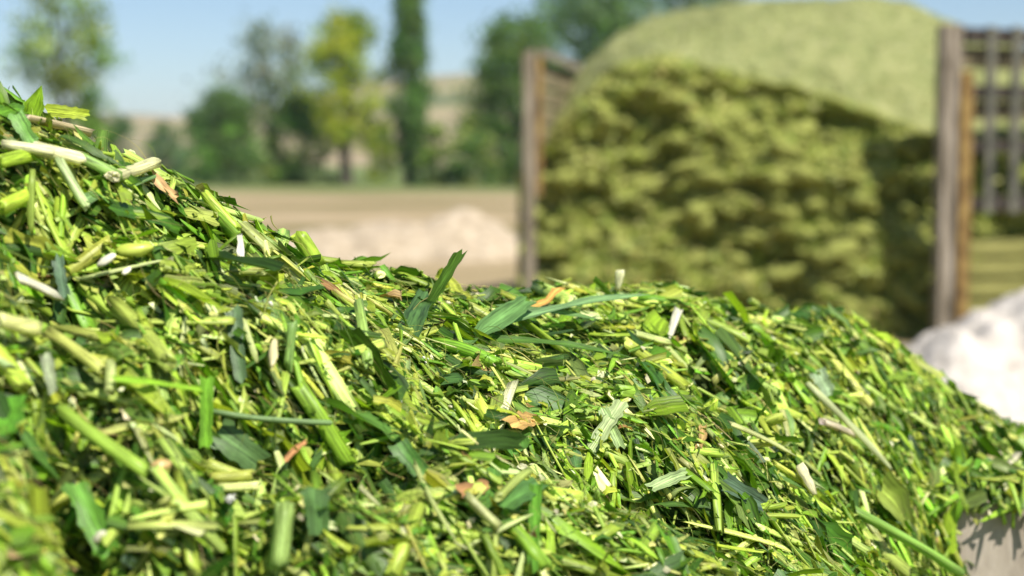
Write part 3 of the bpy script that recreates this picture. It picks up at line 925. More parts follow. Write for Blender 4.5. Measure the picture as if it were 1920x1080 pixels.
DK, MID_G, BLUE, LIME = (0.07, 0.16, 0.02), (0.08, 0.20, 0.025), (0.09, 0.18, 0.05), (0.16, 0.33, 0.03)
PALE, CREAM, YEL, ORANGE, BROWN, TAN = (0.50, 0.58, 0.20), (0.68, 0.68, 0.40), (0.46, 0.52, 0.10), (0.46, 0.29, 0.09), (0.28, 0.15, 0.06), (0.50, 0.36, 0.20)
GREENST, WHITE = (0.25, 0.42, 0.10), (0.74, 0.72, 0.56)
for args, kw in [
    # the long forked blade in the middle
    ((('leaf_blade', (850, 655), (985, 605), 'leaf', 46, (0.11, 0.22, 0.065))), dict(lift=(0.012, 0.022), label='broad grey-green torn leaf base under the long blade', twist=0.5, facing=0.45)),
    ((('leaf_blade', (940, 628), (1232, 577), 'leaf', 28, (0.17, 0.29, 0.12))), dict(lift=(0.022, 0.030), label='long pointed blue-green leaf blade across the crest of the heap', tip=True, bend=0.02, facing=0.4, fold=0.3)),
    ((('leaf_blade', (955, 600), (1140, 622), 'leaf', 24, (0.13, 0.24, 0.08))), dict(lift=(0.022, 0.020), tip=True, bend=0.03, facing=0.35)),
    ((('leaf_blade', (925, 648), (1205, 684), 'leaf', 22, (0.09, 0.19, 0.03))), dict(lift=(0.012, 0.012), tip=True, bend=0.04, facing=0.4)),
    ((('leaf_blade', (755, 655), (800, 555), 'leaf', 44, (0.09, 0.19, 0.05))), dict(lift=(0.004, 0.012), twist=0.3, facing=0.8)),
    ((('leaf_blade', (795, 590), (862, 488), 'leaf', 20, (0.10, 0.20, 0.03))), dict(lift=(0.004, 0.012), label='upright green leaf tip standing off the crest', facing=0.7, taper=0.0)),
    ((('stalk_piece', (672, 585), (690, 690), 'stalk', 22, (0.30, 0.45, 0.10))), dict(lift=(0.012, 0.006))),
    ((('stalk_piece', (810, 650), (930, 690), 'stalk', 24, (0.20, 0.42, 0.03))), dict(lift=(0.006, 0.006), bend=0.06)),
    ((('stalk_sliver', (962, 733), (925, 848), 'sliver', 22, CREAM)), dict(lift=(0.014, 0.008), label='cream white split stalk sliver leaning over the middle slope', taper=0.1)),
    ((('stalk_sliver', (1165, 772), (1110, 845), 'leaf', 30, (0.42, 0.52, 0.24))), dict(lift=(0.014, 0.006), facing=0.8)),
    ((('husk_flake', (962, 812), (1008, 790), 'husk', 40, ORANGE)), dict(lift=(0.010, 0.010), label='orange dry husk chip on the middle slope', fold=0.5, facing=0.8)),
    ((('husk_flake', (1317, 804), (1320, 862), 'husk', 15, (0.48, 0.32, 0.12))), dict(lift=(0.012, 0.008), facing=0.9, label='thin upright orange husk strip on the right slope')),
    ((('husk_flake', (855, 935), (915, 925), 'husk', 34, BROWN)), dict(lift=(0.008, 0.008), facing=0.7)),
    ((('husk_flake', (605, 540), (665, 575), 'husk', 16, BROWN)), dict(lift=(0.008, 0.008), facing=0.7)),
    ((('husk_flake', (985, 585), (1060, 562), 'husk', 14, (0.45, 0.25, 0.06))), dict(lift=(0.006, 0.008), facing=0.6)),
    ((('stalk_sliver', (1272, 590), (1253, 642), 'sliver', 17, WHITE)), dict(lift=(0.010, 0.006))),
    ((('stalk_sliver', (1163, 512), (1157, 552), 'sliver', 15, CREAM)), dict(lift=(0.006, 0.006))),
    ((('stalk_piece', (1190, 632), (1250, 648), 'stalk', 18, PALE)), dict(lift=(0.006, 0.006))),
    ((('stalk_sliver', (1245, 655), (1292, 700), 'sliver', 14, PALE)), dict(lift=(0.008, 0.006))),
    # left shoulder
    ((('stalk_piece', (5, 288), (98, 302), 'stalk', 22, CREAM)), dict(lift=(0.012, 0.012), label='cream peeled stalk lying along the left shoulder of the heap')),
    ((('stalk_piece', (62, 297), (152, 318), 'stalk', 30, (0.66, 0.66, 0.36))), dict(lift=(0.014, 0.014))),
    ((('stalk_piece', (0, 320), (62, 306), 'stalk', 28, (0.34, 0.50, 0.04))), dict(lift=(0.010, 0.010))),
    ((('stalk_piece', (150, 310), (222, 345), 'stalk', 26, (0.25, 0.40, 0.10))), dict(lift=(0.010, 0.010))),
    ((('stalk_piece', (212, 348), (292, 322), 'stalk', 24, (0.66, 0.64, 0.34))), dict(lift=(0.012, 0.014), label='pale cut stalk poking out over the left slope')),
    ((('stalk_piece', (112, 328), (162, 402), 'stalk', 20, (0.40, 0.50, 0.22))), dict(lift=(0.018, 0.010))),
    ((('leaf_blade', (165, 388), (272, 346), 'leaf', 20, (0.16, 0.28, 0.10))), dict(lift=(0.012, 0.012), facing=0.8)),
    ((('stalk_piece', (0, 415), (56, 382), 'stalk', 30, (0.40, 0.54, 0.05))), dict(lift=(0.016, 0.012))),
    ((('stalk_sliver', (62, 360), (60, 462), 'sliver', 16, (0.32, 0.44, 0.07))), dict(lift=(0.022, 0.012))),
    ((('stalk_piece', (48, 235), (168, 262), 'stalk', 26, (0.52, 0.44, 0.26))), dict(lift=(0.012, 0.012), split=True, roll=2.2, label='tan split stalk near the top left of the heap')),
    ((('leaf_blade', (28, 232), (62, 285), 'leaf', 30, (0.14, 0.30, 0.06))), dict(lift=(0.014, 0.010), facing=0.8)),
    ((('leaf_blade', (58, 225), (76, 165), 'leaf', 36, (0.22, 0.38, 0.02))), dict(lift=(0.004, 0.004), facing=0.9, tip=True, label='bright green leaf tip standing at the top left')),
    ((('leaf_blade', (88, 215), (166, 222), 'leaf', 26, (0.34, 0.42, 0.04))), dict(lift=(0.006, 0.006), facing=0.7)),
    ((('leaf_blade', (0, 222), (60, 210), 'leaf', 30, (0.12, 0.28, 0.02))), dict(lift=(0.006, 0.008), facing=0.7)),
    ((('stalk_piece', (385, 375), (445, 440), 'stalk', 22, (0.40, 0.54, 0.06))), dict(lift=(0.008, 0.008))),
    ((('stalk_piece', (558, 452), (592, 502), 'stalk', 34, (0.36, 0.52, 0.05))), dict(lift=(0.010, 0.008), label='thick yellow-green cut stub at the shoulder of the slope')),
    ((('husk_flake', (285, 335), (335, 385), 'husk', 18, (0.52, 0.33, 0.15))), dict(lift=(0.008, 0.006), facing=0.7)),
    ((('leaf_blade', (215, 400), (345, 432), 'leaf', 40, (0.08, 0.20, 0.02))), dict(lift=(0.006, 0.006), facing=0.7)),
    ((('grain_kernel', (450, 460), (452, 508), 'kernel', 17, WHITE)), dict(lift=(0.014, 0.010))),
    ((('grain_kernel', (183, 520), (217, 498), 'kernel', 20, WHITE)), dict(lift=(0.014, 0.014))),
    ((('grain_kernel', (230, 535), (246, 522), 'kernel', 14, WHITE)), dict(lift=(0.014, 0.014))),
    ((('grain_kernel', (218, 485), (288, 478), 'kernel', 34, (0.46, 0.55, 0.08))), dict(lift=(0.010, 0.010))),
    ((('grain_kernel', (510, 712), (516, 652), 'kernel', 20, (0.62, 0.56, 0.30))), dict(lift=(0.016, 0.012))),
    ((('grain_kernel', (172, 1045), (198, 1020), 'kernel', 26, WHITE)), dict(lift=(0.014, 0.014))),
    ((('grain_kernel', (428, 962), (441, 950), 'kernel', 11, (0.84, 0.84, 0.8))), dict(lift=(0.014, 0.014))),
    ((('grain_kernel', (282, 898), (322, 888), 'kernel', 30, (0.58, 0.40, 0.16))), dict(lift=(0.012, 0.012))),
    # lower left
    ((('stalk_piece', (212, 590), (312, 702), 'stalk', 34, (0.44, 0.54, 0.10))), dict(lift=(0.014, 0.014), label='thick yellow fibrous stalk across the left foreground')),
    ((('leaf_blade', (140, 650), (265, 712), 'leaf', 30, (0.08, 0.17, 0.05))), dict(lift=(0.010, 0.008), facing=0.7)),
    ((('leaf_blade', (438, 598), (450, 728), 'leaf', 30, (0.11, 0.20, 0.08))), dict(lift=(0.014, 0.010), facing=0.85, label='blue-grey leaf strip hanging down the left slope')),
    ((('stalk_sliver', (455, 615), (482, 690), 'sliver', 15, PALE)), dict(lift=(0.012, 0.008))),
    ((('stalk_piece', (548, 625), (540, 702), 'stalk', 19, GREENST)), dict(lift=(0.012, 0.008))),
    ((('stalk_piece', (400, 802), (618, 816), 'stalk', 11, (0.20, 0.32, 0.12))), dict(lift=(0.020, 0.016), bend=0.02, label='long thin grey-green stem across the lower left')),
    ((('leaf_blade', (388, 742), (388, 858), 'leaf', 26, (0.18, 0.40, 0.03))), dict(lift=(0.020, 0.014), facing=0.9)),
    ((('leaf_blade', (212, 742), (392, 756), 'leaf', 16, (0.22, 0.40, 0.03))), dict(lift=(0.018, 0.018), facing=0.6)),
    ((('stalk_piece', (410, 942), (485, 938), 'stalk', 19, (0.60, 0.66, 0.24))), dict(lift=(0.018, 0.018))),
    ((('stalk_piece', (388, 892), (455, 915), 'stalk', 20, (0.50, 0.58, 0.12))), dict(lift=(0.016, 0.014))),
    ((('stalk_piece', (398, 920), (470, 912), 'stalk', 22, (0.48, 0.52, 0.10))), dict(lift=(0.016, 0.014))),
    ((('husk_flake', (535, 885), (572, 842), 'husk', 12, (0.40, 0.20, 0.08))), dict(lift=(0.014, 0.012), facing=0.8, fold=0.7)),
    ((('leaf_blade', (405, 820), (490, 880), 'leaf', 60, (0.09, 0.17, 0.05))), dict(lift=(0.008, 0.006), facing=0.8)),
    ((('leaf_blade', (590, 935), (600, 1010), 'leaf', 50, (0.09, 0.18, 0.05))), dict(lift=(0.012, 0.008), facing=0.8)),
    ((('stalk_piece', (535, 975), (522, 1085), 'stalk', 36, (0.36, 0.52, 0.14))), dict(lift=(0.016, 0.012))),
    ((('leaf_blade', (10, 760), (0, 830), 'leaf', 80, (0.08, 0.22, 0.02))), dict(lift=(0.012, 0.010), facing=0.8)),
    ((('stalk_sliver', (35, 545), (120, 580), 'sliver', 26, WHITE)), dict(lift=(0.016, 0.012), label='bright white split stalk at the left edge')),
    ((('leaf_blade', (108, 505), (122, 575), 'leaf', 24, (0.14, 0.24, 0.14))), dict(lift=(0.014, 0.012), facing=0.85)),
    ((('stalk_piece', (0, 625), (70, 640), 'stalk', 34, (0.58, 0.60, 0.22))), dict(lift=(0.014, 0.014))),
    ((('stalk_piece', (95, 645), (192, 712), 'stalk', 22, (0.52, 0.56, 0.14))), dict(lift=(0.014, 0.012))),
    ((('stalk_piece', (208, 710), (206, 758), 'stalk', 20, PALE)), dict(lift=(0.018, 0.014))),
    ((('leaf_blade', (85, 690), (102, 758), 'leaf', 22, (0.34, 0.40, 0.24))), dict(lift=(0.016, 0.014), facing=0.85)),
    ((('stalk_piece', (115, 790), (275, 905), 'stalk', 26, (0.30, 0.46, 0.06))), dict(lift=(0.012, 0.012))),
    ((('leaf_blade', (140, 930), (205, 1060), 'leaf', 48, (0.12, 0.30, 0.03))), dict(lift=(0.014, 0.012), facing=0.85)),
    ((('husk_flake', (20, 1080), (110, 1040), 'husk', 22, (0.42, 0.28, 0.14))), dict(lift=(0.014, 0.012), facing=0.7)),
    # middle and right slope
    ((('stalk_piece', (875, 948), (935, 1003), 'stalk', 20, (0.50, 0.54, 0.22))), dict(lift=(0.012, 0.010))),
    ((('stalk_piece', (935, 955), (992, 900), 'stalk', 17, (0.44, 0.54, 0.12))), dict(lift=(0.014, 0.012))),
    ((('leaf_blade', (945, 960), (1010, 915), 'leaf', 44, (0.08, 0.18, 0.04))), dict(lift=(0.008, 0.008), facing=0.7)),
    ((('stalk_sliver', (780, 895), (850, 1020), 'sliver', 11, PALE)), dict(lift=(0.014, 0.010))),
    ((('leaf_blade', (1005, 920), (1000, 1075), 'leaf', 26, (0.12, 0.30, 0.03))), dict(lift=(0.012, 0.010), facing=0.85)),
    ((('leaf_blade', (1360, 920), (1435, 965), 'leaf', 36, (0.09, 0.15, 0.09))), dict(lift=(0.012, 0.014), facing=0.7, fold=0.5)),
    ((('leaf_blade', (1220, 930), (1290, 900), 'leaf', 24, (0.28, 0.38, 0.16))), dict(lift=(0.012, 0.012), facing=0.8)),
    ((('stalk_sliver', (1375, 810), (1490, 865), 'sliver', 12, (0.52, 0.56, 0.22))), dict(lift=(0.012, 0.010))),
    ((('stalk_sliver', (1515, 735), (1665, 885), 'sliver', 18, (0.48, 0.54, 0.26))), dict(lift=(0.014, 0.012), label='long pale green stalk splinter pointing down the right slope')),
    ((('stalk_piece', (1542, 803), (1602, 828), 'stalk', 17, (0.66, 0.58, 0.40))), dict(lift=(0.012, 0.012))),
    ((('stalk_sliver', (1500, 890), (1527, 937), 'sliver', 22, (0.72, 0.68, 0.42))), dict(lift=(0.014, 0.010))),
    ((('stalk_piece', (1590, 972), (1800, 1090), 'stalk', 22, (0.26, 0.46, 0.08))), dict(lift=(0.018, 0.016), bend=0.03, label='long green stem pointing off the lower right edge of the heap')),
    ((('leaf_blade', (1640, 925), (1745, 1030), 'leaf', 60, (0.34, 0.44, 0.08))), dict(lift=(0.014, 0.012), fold=0.6, facing=0.75, tip=True)),
    ((('leaf_blade', (1530, 705), (1555, 750), 'leaf', 34, (0.30, 0.40, 0.24))), dict(lift=(0.012, 0.010), facing=0.85)),
    ((('leaf_blade', (1835, 905), (1882, 1085), 'leaf', 34, (0.16, 0.30, 0.05))), dict(lift=(0.02, 0.03), facing=0.9, tip=True, label='green leaf dangling over the grey board at lower right')),
    ((('stalk_sliver', (1790, 965), (1862, 1050), 'sliver', 15, (0.48, 0.52, 0.24))), dict(lift=(0.02, 0.03))),
    ((('stalk_piece', (1850, 868), (1925, 895), 'stalk', 12, (0.55, 0.48, 0.22))), dict(lift=(0.012, 0.016))),
    ((('leaf_blade', (1800, 900), (1812, 990), 'leaf', 40, (0.12, 0.24, 0.03))), dict(lift=(0.03, 0.05), facing=0.9)),
    ((('leaf_blade', (1880, 885), (1908, 960), 'leaf', 36, (0.20, 0.30, 0.06))), dict(lift=(0.03, 0.05), facing=0.9)),
    ((('leaf_blade', (1770, 930), (1835, 1000), 'leaf', 30, (0.28, 0.36, 0.08))), dict(lift=(0.03, 0.045), facing=0.85)),
    ((('stalk_sliver', (1905, 880), (1855, 960), 'sliver', 16, (0.62, 0.58, 0.40))), dict(lift=(0.03, 0.05))),
    ((('leaf_blade', (1130, 780), (1165, 850), 'leaf', 22, (0.36, 0.50, 0.20))), dict(lift=(0.010, 0.008), facing=0.85)),
    ((('leaf_blade', (745, 845), (790, 900), 'leaf', 40, (0.07, 0.17, 0.03))), dict(lift=(0.010, 0.008), facing=0.8)),
    ((('plant_hair', (520, 555), (515, 660), 'fibre', 4, (0.40, 0.42, 0.10))), dict(lift=(0.018, 0.016))),
]:
    hero(*args, **kw)
for (a, b, w) in [((525, 342), (556, 402), 5), ((508, 412), (522, 442), 4), ((168, 246), (228, 208), 5), ((760, 620), (900, 560), 3.5), ((925, 598), (945, 560), 3)]:
    hero('plant_hair', a, b, 'fibre', w, (0.34, 0.34, 0.10), lift=(0.006, 0.006))

# chop spilling over the top of the boards at the right end
def spill():
    zt = at(1900, 912, 1.60).z
    for soup, tpls, n, cols, lo, hi in ((leaf_soup, LEAF_T, 260, LEAF_COLS, 0.02, 0.055), (stalk_soup, SLIVER_T, 200, SLIVER_COLS, 0.015, 0.05), (stalk_soup, STALK_T, 60, STALK_COLS, 0.02, 0.04), (chaff_soup, SHARD_T, 300, CHAFF_COLS, 0.004, 0.012)):
        per = max(1, n // len(tpls))
        for tp in tpls:
            x = rng.uniform(0.40, 0.80, per)
            y = 1.600 + rng.normal(0, 0.016, per)
            drop = np.clip((1.588 - y) / 0.012, 0, 1)
            z = zt + rng.uniform(-0.006, 0.016, per) - drop * rng.uniform(0.0, 0.045, per)
            t = np.stack([rng.normal(0, 0.7, per), -0.5 * rng.random(per), -0.25 - 1.3 * drop * rng.random(per)], -1)
            nn = np.stack([rng.normal(0, 0.4, per), -0.6 - drop, np.full(per, 0.7)], -1)
            soup.add(tp, frames(t, nn) * rng.uniform(lo, hi, per)[:, None, None], np.stack([x, y, z], -1) - np.array(heap_base), pick(cols, per))


spill()
tag(leaf_soup.build('leaf_litter', M['leaf'], heap), kind='stuff')
tag(stalk_soup.build('stalk_litter', M['stalk'], heap), kind='stuff')
tag(chaff_soup.build('fine_chaff', M['chaff'], heap), kind='stuff')


# ------------------------------------------------------------------ boxes and boards
def box_mesh(name, sx, sy, sz, bevel=0.004, jitter=0.0, seg=(1, 1, 1)):
    bm = bmesh.new()
    bmesh.ops.create_cube(bm, size=1.0)
    for v in bm.verts:
        v.co = Vector((v.co.x * sx, v.co.y * sy, v.co.z * sz))
    if bevel:
        bmesh.ops.bevel(bm, geom=bm.edges[:], offset=bevel, segments=1, affect='EDGES')
    if jitter:
        for v in bm.verts:
            v.co += Vector((random.gauss(0, jitter), random.gauss(0, jitter), random.gauss(0, jitter)))
    me = bpy.data.meshes.new(name)
    bm.to_mesh(me)
    bm.free()
    return me


def box(name, loc, size, mat, parent, rot=(0, 0, 0), bevel=0.006, jitter=0.002):
    o = link(name, box_mesh(name, *size, bevel, jitter), mat, parent, smooth=False)
    o.location = loc
    o.rotation_euler = rot
    return o


def build_board_wall():
    # grey upright boards under the right end of the foreground heap
    top = at(1900, 912, 1.60)
    root = tag(empty('board_wall', (0.62, 1.605, 0)), 'pale grey upright boards under the right end of the foreground heap', 'board wall')
    x = -0.20
    k = 0
    while x < 0.75:
        w = random.uniform(0.09, 0.12)
        h = top.z + random.uniform(-0.02, 0.008)
        box('board', (x + w / 2, random.uniform(-0.003, 0.003), h / 2), (w - 0.006, 0.022, h), M['board'], root, (0, 0, random.gauss(0, 0.01)), 0.003, 0.0008)
        x += w
        k += 1
    for z in (0.25, top.z - 0.16):
        box('cross_rail', (0.22, 0.032, z), (1.05, 0.035, 0.08), M['board'], root)


build_board_wall()


# ------------------------------------------------------------------ heaps of pale material
def lump_heap(name, cx, cy, peaks, nx, ny, ext, mat, label, cat, seed, rough=0.05, power=1.6, freq=2.2):
    X, Y = np.meshgrid(np.linspace(-ext[0], ext[0], nx + 1), np.linspace(-ext[1], ext[1], ny + 1), indexing='ij')
    Z = np.full_like(X, -0.1)
    for (px, py, h, rx, ry) in peaks:
        d = np.sqrt(((X - px) / rx) ** 2 + ((Y - py) / ry) ** 2)
        Z = np.maximum(Z, h * (1 - d ** power))
    Z = Z + rough * fbm2(X * freq, Y * freq, 5, seed, 0.6) * np.clip(Z * 4 + 0.3, 0, 1)
    Z = np.maximum(Z, -0.12)
    me = quad_mesh(name, np.stack([X, Y, Z], -1).reshape(-1, 3), grid_quads(nx, ny)[:, ::-1])
    o = link(name, me, mat)
    o.location = (cx, cy, 0)
    return tag(o, label, cat)


p = at(765, 440, 25)
lump_heap('gravel_heap', p.x, 25.6, [(0.75, 0, 0.70, 1.25, 1.6), (-0.2, -0.1, 0.58, 1.5, 1.6), (-1.2, -0.3, 0.40, 1.5, 1.5), (-2.6, -0.2, 0.16, 1.6, 1.6)], 130, 90, (4.4, 2.6), M['gravel'],
          'low heap of pale pinkish gravel on the bare yard before the trees', 'gravel heap', 3, 0.06)
WY = 6.5
w1, w2 = at(1768, 612, WY), at(2100, 515, WY)
lump_heap('white_sand_heap', w2.x, WY, [(0, 0.25, w2.z, 1.35, 1.8), (w1.x - w2.x, -0.1, w1.z + 0.005, 0.60, 1.1), (w1.x - w2.x + 0.22, 0.0, w1.z + 0.0, 0.7, 1.1), (0.9, 0.3, 1.15, 1.1, 1.3)], 220, 180, (2.2, 1.8), M['white_heap'],
          'bright white sand heap behind the right end of the silage', 'sand heap', 21, 0.04, 1.5, 4.5)

# ------------------------------------------------------------------ the big silage mound between the slatted gates
MOUND_Y = 13.62
mound_base = Vector((2.0, 15.2, 0))
mound = tag(empty('silage_mound', mound_base), 'tall settled silage mound with a crumbling front between two gateposts', 'silage mound')
edge_u = [960, 1000, 1040, 1090, 1140, 1230, 1300, 1400, 1500, 1690, 1800, 1960, 2150]
edge_v = [345, 285, 240, 180, 136, 120, 128, 148, 172, 240, 250, 275, 420]
crest_u = [960, 1000, 1040, 1100, 1200, 1330, 1450, 1600, 1720, 1800, 1960, 2150]
crest_v = [300, 232, 188, 118, 62, 26, 4, -2, 25, 62, 105, 330]


def face_y(u):
    return MOUND_Y + 0.0 * u


def build_mound():
    ns, nf, nd, nb = 220, 120, 60, 14
    us = np.linspace(972, 2150, ns + 1)
    rows = []
    for u in us:
        ye = MOUND_Y + 0.35
        ze = CAM_Z + (HORIZON - np.interp(u, edge_u, edge_v)) / F * ye
        yc = MOUND_Y + 3.2
        zc = CAM_Z + (HORIZON - np.interp(u, crest_u, crest_v)) / F * yc
        ze += 0.05 * float(fbm2(np.array([u * 0.012]), np.array([0.3]), 4, 97)[0])
        ze = max(ze, 0.05); zc = max(zc, ze + 0.02)
        x0 = (u - 960) / F * MOUND_Y
        xe = (u - 960) / F * ye
        xc = (u - 960) / F * yc
        rr = []
        rec = 0.6 * min(1, max(0.1, (u - 1180) / 140))
        for k in range(nf + 1):
            t = k / nf
            q = min(1, max(0, (t - 0.72) / 0.2)); q2 = min(1, max(0, (t - 0.955) / 0.045))
            rr.append((x0 + (xe - x0) * t, MOUND_Y + 0.25 * t + rec * (0.30 * q * q * (3 - 2 * q) - 0.20 * q2 * q2), -0.05 + (ze + 0.05) * t))
        for k in range(1, nd + 1):
            t = k / nd
            rr.append((xe + (xc - xe) * t, ye + (yc - ye) * t, ze + (zc - ze) * math.sin(t * math.pi / 2) ** 0.9))
        for k in range(1, nb + 1):
            t = k / nb
            rr.append((xc, yc + 3.5 * t, zc * (1 - t ** 1.6) - 0.1 * t))
        rows.append(rr)
    V = np.array(rows)
    nt_ = V.shape[1]
    tt = np.arange(nt_)
    isface = np.clip(1 - (tt - nf * 0.96) / (nf * 0.14), 0, 1)[None, :]
    isface = isface * np.ones((ns + 1, 1))
    X, Y, Z = V[..., 0], V[..., 1], V[..., 2]
    # crumbling clods on the cut front, gentle settling on the top
    a = fbm2(X * 1.8, Z * 2.8, 3, 61, 0.45)
    b = np.abs(fbm2(X * 3.0 + 3, Z * 5.0, 2, 71, 0.4))
    disp = (0.15 * a + 0.20 * (0.45 - b)) * isface
    V[..., 1] -= disp
    V[..., 2] += 0.05 * np.abs(a) * isface + (1 - isface) * (0.06 * fbm2(X * 1.3, Y * 1.3, 5, 81, 0.6))
    me = quad_mesh('packed_mound', V.reshape(-1, 3) - np.array(mound_base), grid_quads(ns, nt_ - 1))
    o = link('packed_mound', me, M['mound'], mound)
    me.materials.append(M['mound_top'])
    idx = (np.arange(len(me.polygons)) % (nt_ - 1) >= nf + 1).astype(np.int32)
    me.polygons.foreach_set('material_index', idx)
    return V, nf, nt_


MV, MNF, MNT = build_mound()


def clod_mesh(seed):
    bm = bmesh.new()
    bmesh.ops.create_icosphere(bm, subdivisions=2, radius=1.0)
    for v in bm.verts:
        d = v.co.normalized()
        k = 1 + 0.35 * mnoise.noise(d * 1.6 + Vector((seed * 7.1, 0, 0))) + 0.18 * mnoise.noise(d * 4 + Vector((0, seed * 3.3, 0)))
        v.co = Vector((d.x * k, d.y * k * 0.7, d.z * k * 0.5))
    me = bpy.data.meshes.new('clod')
    bm.to_mesh(me)
    bm.free()
    return me


# each clod is a ragged lump of matted chop
clods = [clod_mesh(k) for k in range(8)]
for me in clods:
    me.materials.append(M['clump'])
for k in range(280):
    i = random.randrange(4, int(220 * 0.66))
    j = random.randrange(4, MNF - 12)
    p = MV[i, j]
    o = link('clod', clods[k % 8], None, mound)
    s = min(0.15, random.lognormvariate(math.log(0.085), 0.35))
    o.location = Vector(p) - mound_base + Vector((0, -0.01, 0))
    o.scale = (s * random.uniform(0.9, 1.5), s, s * random.uniform(0.7, 1.1))
    o.rotation_euler = (random.uniform(-0.4, 0.4), random.uniform(-0.5, 0.5), random.uniform(0, 6.28))

# loose chopped shreds over the mound
shreds = Soup()


def build_shreds():
    cols = [(0.26, 0.30, 0.045), (0.35, 0.37, 0.09), (0.20, 0.25, 0.033), (0.41, 0.40, 0.14), (0.14, 0.20, 0.024)]
    top_cols = [(0.28, 0.30, 0.11), (0.36, 0.36, 0.17), (0.21, 0.25, 0.08), (0.31, 0.33, 0.12)]
    for tp in SHARD_T:
        n = 1100
        i = rng.integers(2, 218, n); j = rng.integers(2, MNF + 58, n)
        top = (j >= MNF)[:, None]
        P = MV[i, j] + rng.normal(0, 0.02, (n, 3)) * np.where(top, 0.4, 1.0)
        nn = np.where((j < MNF)[:, None], np.array([[0, -1, 0.4]]), np.array([[0, -0.25, 1]])) + rng.normal(0, 0.5, (n, 3))
        t = rng.normal(0, 1, (n, 3)) + np.array([0, 0, -0.3])
        m = frames(t, nn / np.linalg.norm(nn, axis=1, keepdims=True))
        shreds.add(tp, m * (rng.uniform(0.025, 0.065, n) * np.where(top[:, 0], 0.5, 1.0))[:, None, None], P + np.array([0, -0.02, 0.01]) - np.array(mound_base), np.where(top, pick(top_cols, n, var=0.15), pick(cols, n, var=0.2)))
    tag(shreds.build('loose_shreds', M['chaff'], mound), kind='stuff')


build_shreds()


# ------------------------------------------------------------------ slatted gates beside the mound
def gate_box(root, name, u0, u1, v0, v1, y, depth, mat, dy=0.0, base=None):
    """A beam of the gate, given by the span it covers in the gate's own plane (metres from the photograph's scale)."""
    a, b = at(u0, v1, y), at(u1, v0, y)
    return box(name, (Vector(((a.x + b.x) / 2, y + dy, (a.z + b.z) / 2)) - Vector(root.location)), (abs(b.x - a.x), depth, abs(b.z - a.z)), mat, root, bevel=0.008, jitter=0.003)


GY = 13.25


def build_right_gate():
    hinge = at(1770, 600, GY)
    root = tag(empty('slatted_gate', (hinge.x, GY, 0)), 'tall slatted gate with dark rails and rusty upright right of the mound', 'gate')
    foot = 0.0
    post_b, post_t = at(1768, 640, GY), at(1768, 46, GY)
    w = 40 / F * GY
    box('gatepost', (0, 0, post_t.z / 2), (w, 0.20, post_t.z), M['post'], root, bevel=0.012, jitter=0.006)
    x1 = (1797 - 1770) / F * GY
    rb = at(1790, 135, GY)
    box('rusty_upright', (x1, -0.10, rb.z / 2), (0.10, 0.05, rb.z), M['rust'], root, bevel=0.004)
    arm = empty('lattice_arm', (0, 0, 0))
    bpy.data.objects.remove(arm)
    L = 2.3
    ang = R(20)
    ca, sa = math.cos(ang), math.sin(ang)

    def beam(name, s0, s1, v0, v1, depth, mat, off):
        z0, z1 = at(1850, v1, GY).z, at(1850, v0, GY).z
        c = (s0 + s1) / 2
        box(name, (0.12 + c * ca - off * sa, c * sa + off * ca, (z0 + z1) / 2), ((s1 - s0), depth, z1 - z0), mat, root, (0, 0, ang), 0.006, 0.003)
    for (v0, v1) in ((52, 82), (160, 186), (262, 286), (368, 397)):
        beam('dark_rail_gap', 0, L, v0, v1, 0.07, M['dark_rail_gap'], 0.0)
    for (v0, v1) in ((86, 126), (189, 222)):
        beam('plank', 0, L, v0, v1, 0.03, M['plank'], 0.07)
    for (v0, v1) in ((452, 482), (490, 520), (528, 560), (568, 600), (608, 640)):
        beam('mossy_plank', 0, L, v0, v1, 0.03, M['moss_plank'], 0.05)
    for s in (0.17, 0.42, 0.75, 1.2, 1.65, 2.2):
        beam('upright_bar', s, s + 0.085, 48, 400 if s < 2 else 645, 0.03, M['bar'], -0.06)


def build_left_gate():
    root = tag(empty('slatted_gate', (at(992, 600, 13.4).x, 13.4, 0)), 'weathered slatted gate left of the mound, mostly buried behind its front', 'gate')
    t = at(992, 96, 13.4)
    box('gatepost', (0, 0, t.z / 2), (0.09, 0.12, t.z), M['post_dark'], root, bevel=0.01, jitter=0.005)
    t2 = at(1010, 108, 13.4)
    box('rusty_upright', (0.085, -0.03, (t2.z + 1.2) / 2), (0.05, 0.05, t2.z - 1.2), M['rust'], root, bevel=0.004)
    ang = R(80)
    ca, sa = math.cos(ang), math.sin(ang)
    for k, (v0, v1, name, mat, off) in enumerate(((98, 112, 'top_rail', M['post'], 0.0), (116, 134, 'dark_rail_gap', M['dark_rail_gap'], 0.06), (138, 165, 'plank', M['plank'], 0.03), (169, 198, 'plank', M['plank'], 0.03), (203, 232, 'plank', M['plank'], 0.03), (238, 268, 'plank', M['plank'], 0.03))):  # dark strip below the top rail stands in for a shaded opening
        z0, z1 = at(1050, v1, 13.8).z, at(1050, v0, 13.8).z
        L = 2.6
        box(name, (0.1 + L / 2 * ca - off * sa, L / 2 * sa + off * ca, (z0 + z1) / 2), (L, 0.035, z1 - z0), mat, root, (0, 0, ang), 0.005, 0.003)


build_right_gate()
build_left_gate()


